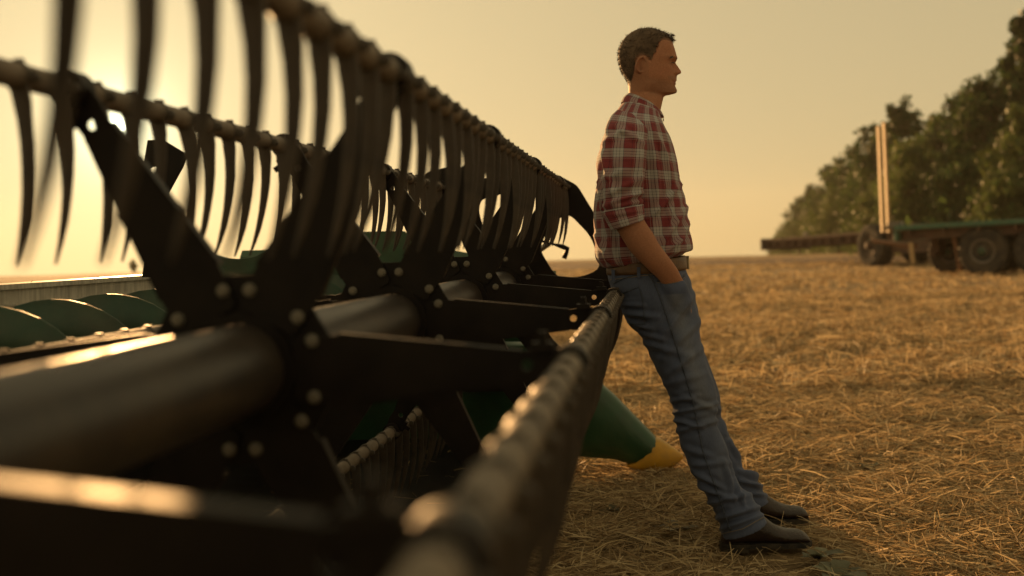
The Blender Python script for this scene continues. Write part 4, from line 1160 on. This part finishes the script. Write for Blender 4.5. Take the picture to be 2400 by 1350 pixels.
slab(Lg-.1, z0-.132, z1-.132, 1.95, 2.10, .26, .15).build('side_beam', M['rust'], gt)
for xx in np.arange(.4, Lg-.2, .9):
    b = MB(); zc = z0+(z1-z0)*xx/Lg; b.box((xx, 1.2, zc-.20), (.04, 1.15, .06)); b.build('cross_member', M['rust'], gt)
b = MB(); b.box((.05, 1.2, z0-.28), (.05, 1.2, .13)); b.build('front_beam', M['deck'], gt, bevel=.01)
wx = (PX(2303, 600, 28.9)-P0).xy.length
wheel(gt, wx, .30, .63); wheel(gt, wx+1.38, .30, .63); wheel(gt, wx, 2.15, .63); wheel(gt, wx+1.38, 2.15, .63)
b = MB(); b.box((wx, 1.2, .63), (.06, .95, .06)); b.box((wx+1.38, 1.2, .63), (.06, .95, .06)); b.box((wx+.69, 1.2, .76), (.95, .5, .07)); b.build('axle_bogie', M['rust'], gt)
wheel(gt, .95, 1.9, .60, .40)
b = MB(); b.box((.75, 1.5, .56), (.06, .62, .05)); b.box((.75, 1.4, .80), (.10, .3, .20)); b.build('front_axle', M['rust'], gt)
b = MB(); b.tube([(1.45, .45, z0-.3), (1.62, .42, .10)], .055, 8); b.build('landing_leg', M['orange'], gt, 'auto')
b = MB(); b.box((.50, -.02, .62), (.055, .03, .28), Matrix.Rotation(-.12, 3, 'Y')); b.build('marker_board', M['wood'], gt, bevel=.006)
b = MB(); b.box((-.02, .25, z0+.02), (.18, .14, .09)); b.build('lamp_box', M['rim'], gt, bevel=.02)
b = MB(); b.tube([(.1, .9, .78), (-.55, .95, .90), (-.95, 1.0, .96)], .05, 8); b.tube([(.1, 1.6, .78), (-.55, 1.2, .90), (-.95, 1.05, .96)], .05, 8); b.build('tow_bar', M['orange'], gt, 'auto')
Gm = gt.matrix_basis.inverted()
for (xb, yb_, xt, yt_, Ys) in ((2069, 545, 2059, 296, 30.6), (2083, 545, 2072, 287, 30.9)):
    a_ = Gm @ PX(xb, yb_, Ys); t_ = Gm @ PX(xt, yt_, Ys)
    A_, T_2 = PX(xb, yb_, Ys), PX(xt, yt_, Ys); cs = [(-.032, -.095), (.032, -.095), (.032, .095), (-.032, .095)]   # board set edgewise
    b = MB(); b.add([Gm @ (A_+Vector((q_[0], q_[1], 0))) for q_ in cs] + [Gm @ (T_2+Vector((q_[0]*.9, q_[1]*.9, 0))) for q_ in cs], [(3, 2, 1, 0), (4, 5, 6, 7)]+[(i_, (i_+1) % 4, (i_+1) % 4+4, i_+4) for i_ in range(4)])
    b.build('stake', M['wood'], gt, bevel=.006)
b = MB(); a_ = Gm @ PX(2075, 546, 30.7); b.box((a_.x+.12, a_.y, z0-.05), (.24, .10, .05)); b.build('stake_bracket', M['rim'], gt)
# the brown one, farther
P0 = PX(1786, 561, 45.5); P1 = PX(2092, 537, 37.5)
bt_, Lb, z0, z1 = trailer_frame('flatbed_trailer', P0, P1, 'brown low flatbed trailer, farther one behind the green trailer')
slab(Lb, z0, z1, 0, 2.3, .12).build('deck', M['rust'], bt_, bevel=.01)
slab(Lb, z0-.121, z1-.121, .15, .30, .26, .1).build('side_beam', M['rust'], bt_)
slab(Lb, z0-.121, z1-.121, 1.9, 2.05, .26, .1).build('side_beam', M['rust'], bt_)
b = MB(); b.box((-.04, 1.15, z0-.21), (.05, 1.18, .24)); b.build('tail_beam', M['rim'], bt_, bevel=.01)
for i, xx in enumerate(np.arange(.35, Lb-2.2, .62)):
    b = MB(); zc = z0+(z1-z0)*xx/Lb; b.box((xx, .10, zc-.26), (.05, .035, .125)); b.build('rib', M['rust'], bt_)
b = MB(); xx = Lb*.36; b.box((xx, .1, z0+(z1-z0)*.36+.08), (.12, .07, .08)); b.build('lamp_box', M['rim'], bt_, bevel=.02)
wx = Lb-1.75
for yy_ in (.22, 2.05):
    wheel(bt_, wx+.55, yy_, .72, .62, 'rust')
b = MB(); b.box((wx+.8, 1.15, .72), (1.35, .85, .26)); b.build('axle_bogie', M['rust'], bt_)

# ------------------------------------------------------------------ trees
M['leaf'] = attr_mat('tree_leaf', .55, spec=.3, transl=.45, bscale=3)
M['bark'] = mat('bark', (.075, .052, .036), .9, var=.4, scale=5, bump=.6, bscale=14)
def tree(px_, topy, Y, wpx, label, tone, seed, nleaf=3600, name='broadleaf_tree'):
    rs = random.Random(seed); rg = np.random.default_rng(seed)
    top = PX(px_, topy, Y); x_, y_ = top.x, Y; g = gz(x_, y_); h = top.z-g; w = wpx/FPX*Y*.72
    o = empty(name, (x_, y_, g)); tag(o, label, 'tree', 'field edge trees')
    b = MB(); lean = Vector((rs.gauss(0, .03)*h, rs.gauss(0, .03)*h, 0))
    path = [Vector((0, 0, -.1)), Vector((0, 0, h*.2))+lean*.3, Vector((0, 0, h*.5))+lean*.7, Vector((0, 0, h*.86))+lean]
    b.tube(path, [.028*h, .022*h, .013*h, .004*h], 9)
    blobs = []
    nb = 15
    for i in range(nb):
        zc = h*(.14+.72*(i/(nb-1))); env = math.sin(pi*min(1, max(.12, .22+.70*(i/(nb-1)))))**.6
        a_ = i*2.4+rs.random(); rr = w*env*rs.uniform(.25, .62)
        c_ = Vector((math.cos(a_)*rr, math.sin(a_)*rr, zc))+lean*(zc/h); br = w*env*rs.uniform(.46, .66)
        blobs.append((c_, br))
        b.tube([path[1].lerp(path[3], max(0, (zc/h-.3))), c_.lerp(path[2], .4), c_], [.009*h, .006*h, .002*h], 6)
    blobs.append((Vector((0, 0, h*.84))+lean, w*.42)); blobs.append((Vector((rs.gauss(0, .1)*w, 0, h*.5)), w*.75)); blobs.append((Vector((rs.gauss(0, .2)*w, 0, h*.25)), w*.7))
    b.build('trunk', M['bark'], o, 'auto')
    # small twiggy clumps over the blobs: the uneven outline
    cs = []
    for (c_, br) in blobs:
        for k in range(9):
            d_ = Vector((rs.gauss(0, 1), rs.gauss(0, 1), rs.gauss(.25, 1))).normalized(); cs.append((c_+d_*br*rs.uniform(.4, .95), br*rs.uniform(.30, .55)))
    ctr = np.array([tuple(q[0]) for q in cs]); rad = np.array([q[1] for q in cs])
    wgt = rad**1.6; pick = rg.choice(len(cs), nleaf, p=wgt/wgt.sum()); d_ = rg.normal(0, 1, (nleaf, 3)); d_ /= np.linalg.norm(d_, axis=1)[:, None]
    P = ctr[pick] + d_*(rad[pick]*rg.random(nleaf)**.6*1.12)[:, None]
    P[:, 2] = np.clip(P[:, 2], .1, h*1.0)
    u = rg.normal(0, 1, (nleaf, 3)); u /= np.linalg.norm(u, axis=1)[:, None]
    q = np.cross(u, d_+.3*rg.normal(0, 1, (nleaf, 3))); q /= np.linalg.norm(q, axis=1)[:, None]+1e-9
    s = (h*.0105+.045)*rg.uniform(.6, 1.5, nleaf)[:, None]
    v_ = np.stack([P-u*s, P-q*s*.55+u*s*.1, P+u*s, P+q*s*.55-u*s*.1], 1).reshape(-1, 3)
    f_ = [(4*i, 4*i+1, 4*i+2, 4*i+3) for i in range(nleaf)]
    clump = rg.uniform(.75, 1.25, len(cs))[pick]; t_ = rg.uniform(.7, 1.3, nleaf)*clump
    col = np.array(tone)[None]*t_[:, None]; col[:, 0] *= rg.uniform(.85, 1.25, nleaf)
    link(bpy.data.objects.new('crown', mesh_of('crown', v_, f_, M['leaf'], False, tints=np.repeat(col, 4, 0))), o)
    return o
DKG = (.042, .072, .022); MDG = (.064, .100, .030); LTG = (.096, .130, .040)
TREES = [
 (2415, -40, 60, 150, 'tallest dark tree at the right edge of the picture', DKG),
 (2325, 160, 57, 190, 'dark bushy tree second from the right edge', DKG),
 (2415, 225, 49, 170, 'light green tree overhanging the green trailer at the right edge', LTG),
 (2250, 190, 64, 150, 'dark spiky-topped tree above the middle of the green trailer', DKG),
 (2190, 238, 66, 160, 'mid green tree just right of the two stakes', MDG),
 (2105, 222, 74, 150, 'tall dark round tree directly behind the two stakes', DKG),
 (2150, 330, 58, 170, 'lower light olive tree in front, right of the stakes', LTG),
 (2048, 268, 86, 110, 'dark tree just left of the stakes', DKG),
 (2085, 400, 68, 130, 'low light green tree at the foot of the stakes', LTG),
 (1990, 348, 96, 105, 'mid green tree above the brown trailer wheels', MDG),
 (1940, 372, 112, 90, 'gappy-crowned dark tree over the brown trailer', DKG),
 (1905, 420, 128, 75, 'rounded dark tree further down the row over the brown trailer', DKG),
 (1873, 468, 148, 65, 'small tree fourth from the far end of the row', MDG),
 (1850, 508, 172, 52, 'small tree third from the far end of the row', MDG),
 (1830, 536, 200, 40, 'second-last tiny tree at the far end of the row', MDG),
 (1817, 552, 230, 30, 'last tiny tree at the far end of the row', DKG),
 (1965, 440, 88, 120, 'low light green tree above the middle of the brown trailer', LTG),
 (2255, 345, 54, 170, 'light green tree rising behind the deck of the green trailer', MDG),
 (2350, 400, 47, 150, 'low pale bush-like tree behind the large trailer wheel', LTG),
 (1905, 480, 118, 80, 'low olive tree over the tail of the brown trailer', LTG),
 (2020, 400, 80, 110, 'mid-height light tree left of the stakes', MDG)]
for i, tr_ in enumerate(TREES):
    tree(*tr_[:5], tr_[5], 100+i, 13000 if tr_[2] < 80 else 7000)
tree(312, 606, 85, 15, 'tiny lone tree on the horizon beyond the galvanised sheet', DKG, 300, 900)
# hedge of undergrowth along the foot of the trees
def undergrowth():
    P = []; rg = np.random.default_rng(5); n = 9000
    Y = rg.uniform(47, 210, n); X = 14+.19*Y + rg.normal(0, 1.6, n) - .5
    keep = X/Y < .56; X, Y = X[keep], Y[keep]; n = len(X)
    Z = np.array([gz(a_, b_) for a_, b_ in zip(X, Y)]) + rg.random(n)**1.3*2.6*(1+.4*np.sin(Y*.7))
    P = np.stack([X, Y, Z], 1); u = rg.normal(0, 1, (n, 3)); u /= np.linalg.norm(u, axis=1)[:, None]; q = np.cross(u, rg.normal(0, 1, (n, 3))); q /= np.linalg.norm(q, axis=1)[:, None]
    s = rg.uniform(.15, .38, n)[:, None]
    v_ = np.stack([P-u*s, P-q*s*.6, P+u*s, P+q*s*.6], 1).reshape(-1, 3)
    col = np.array(MDG)[None]*rg.uniform(.6, 1.3, n)[:, None]
    o = link(bpy.data.objects.new('undergrowth', mesh_of('undergrowth', v_, [(4*i, 4*i+1, 4*i+2, 4*i+3) for i in range(n)], M['leaf'], False, tints=np.repeat(col, 4, 0)))); o['kind'] = 'stuff'
undergrowth()

# ------------------------------------------------------------------ weeds in the stubble
M['weed'] = attr_mat('weed_leaf', .6, spec=.3, transl=.3, bscale=40)
def weed(px_, py_, size, nl, label, seed, col=(.17, .165, .095)):
    rs = random.Random(seed); p = GP(px_, py_, .0)
    o = empty('weed', (p.x, p.y, gz(p.x, p.y))); tag(o, label, 'weed', 'weeds in the stubble')
    for i in range(nl):
        a_ = 2*pi*i/nl + rs.uniform(-.4, .4); L_ = size*rs.uniform(.7, 1.2); W = L_*.30; el = rs.uniform(.15, .9)
        vs_ = []; fs_ = []
        for j in range(6):
            u = j/5; r = L_*u; z_ = .012 + math.sin(el)*r*(1-.55*u) ; w_ = W*math.sin(pi*min(1, .1+u*.88))**.8*(1+.2*math.sin(9*u+i))
            c_ = Vector((math.cos(a_)*r*math.cos(el*.6), math.sin(a_)*r*math.cos(el*.6), z_)); s_ = Vector((-math.sin(a_), math.cos(a_), 0))
            vs_ += [c_-s_*w_+Vector((0, 0, .15*w_)), c_, c_+s_*w_+Vector((0, 0, .22*w_))]
        for j in range(5): fs_ += [(3*j, 3*j+1, 3*j+4, 3*j+3), (3*j+1, 3*j+2, 3*j+5, 3*j+4)]
        t_ = np.tile(np.array([col])*rs.uniform(.7, 1.3), (len(vs_), 1))
        link(bpy.data.objects.new('leaf', mesh_of('leaf', vs_, fs_, M['weed'], True, tints=t_)), o)
weed(1915, 1303, .085, 6, 'grey-green broad-leaved weed just beyond the toe of the near boot', 1)
weed(1965, 1345, .10, 7, 'grey-green weed at the bottom edge, below and right of the boots', 2)
weed(1588, 1236, .085, 6, 'pale flattened weed left of the jeans hem', 3, (.15, .14, .095))
weed(1425, 1195, .07, 5, 'small pale weed in the shade under the divider', 4, (.11, .105, .06))
weed(2035, 1092, .06, 5, 'small green weed in the open stubble right of the boots', 5)

# ------------------------------------------------------------------ dusty harvest air
def haze_box():
    zmin = min(gz(300, 300), gz(420, 0)) - 1.0; zmax = 19.0
    b = MB(); b.box((0, 0, (zmin+zmax)/2), (430, 430, (zmax-zmin)/2))
    m = bpy.data.materials.new('harvest_haze'); m.use_nodes = True; t = m.node_tree
    t.nodes.remove(t.nodes['Principled BSDF'])
    pv = t.nodes.new('ShaderNodeVolumePrincipled'); pv.inputs['Color'].default_value = (1.0, .90, .74, 1); pv.inputs['Density'].default_value = HAZE
    pv.inputs['Anisotropy'].default_value = .45
    t.links.new(pv.outputs[0], t.nodes['Material Output'].inputs['Volume'])
    o = b.build('haze', m); o['kind'] = 'stuff'
HAZE = .00026
haze_box()
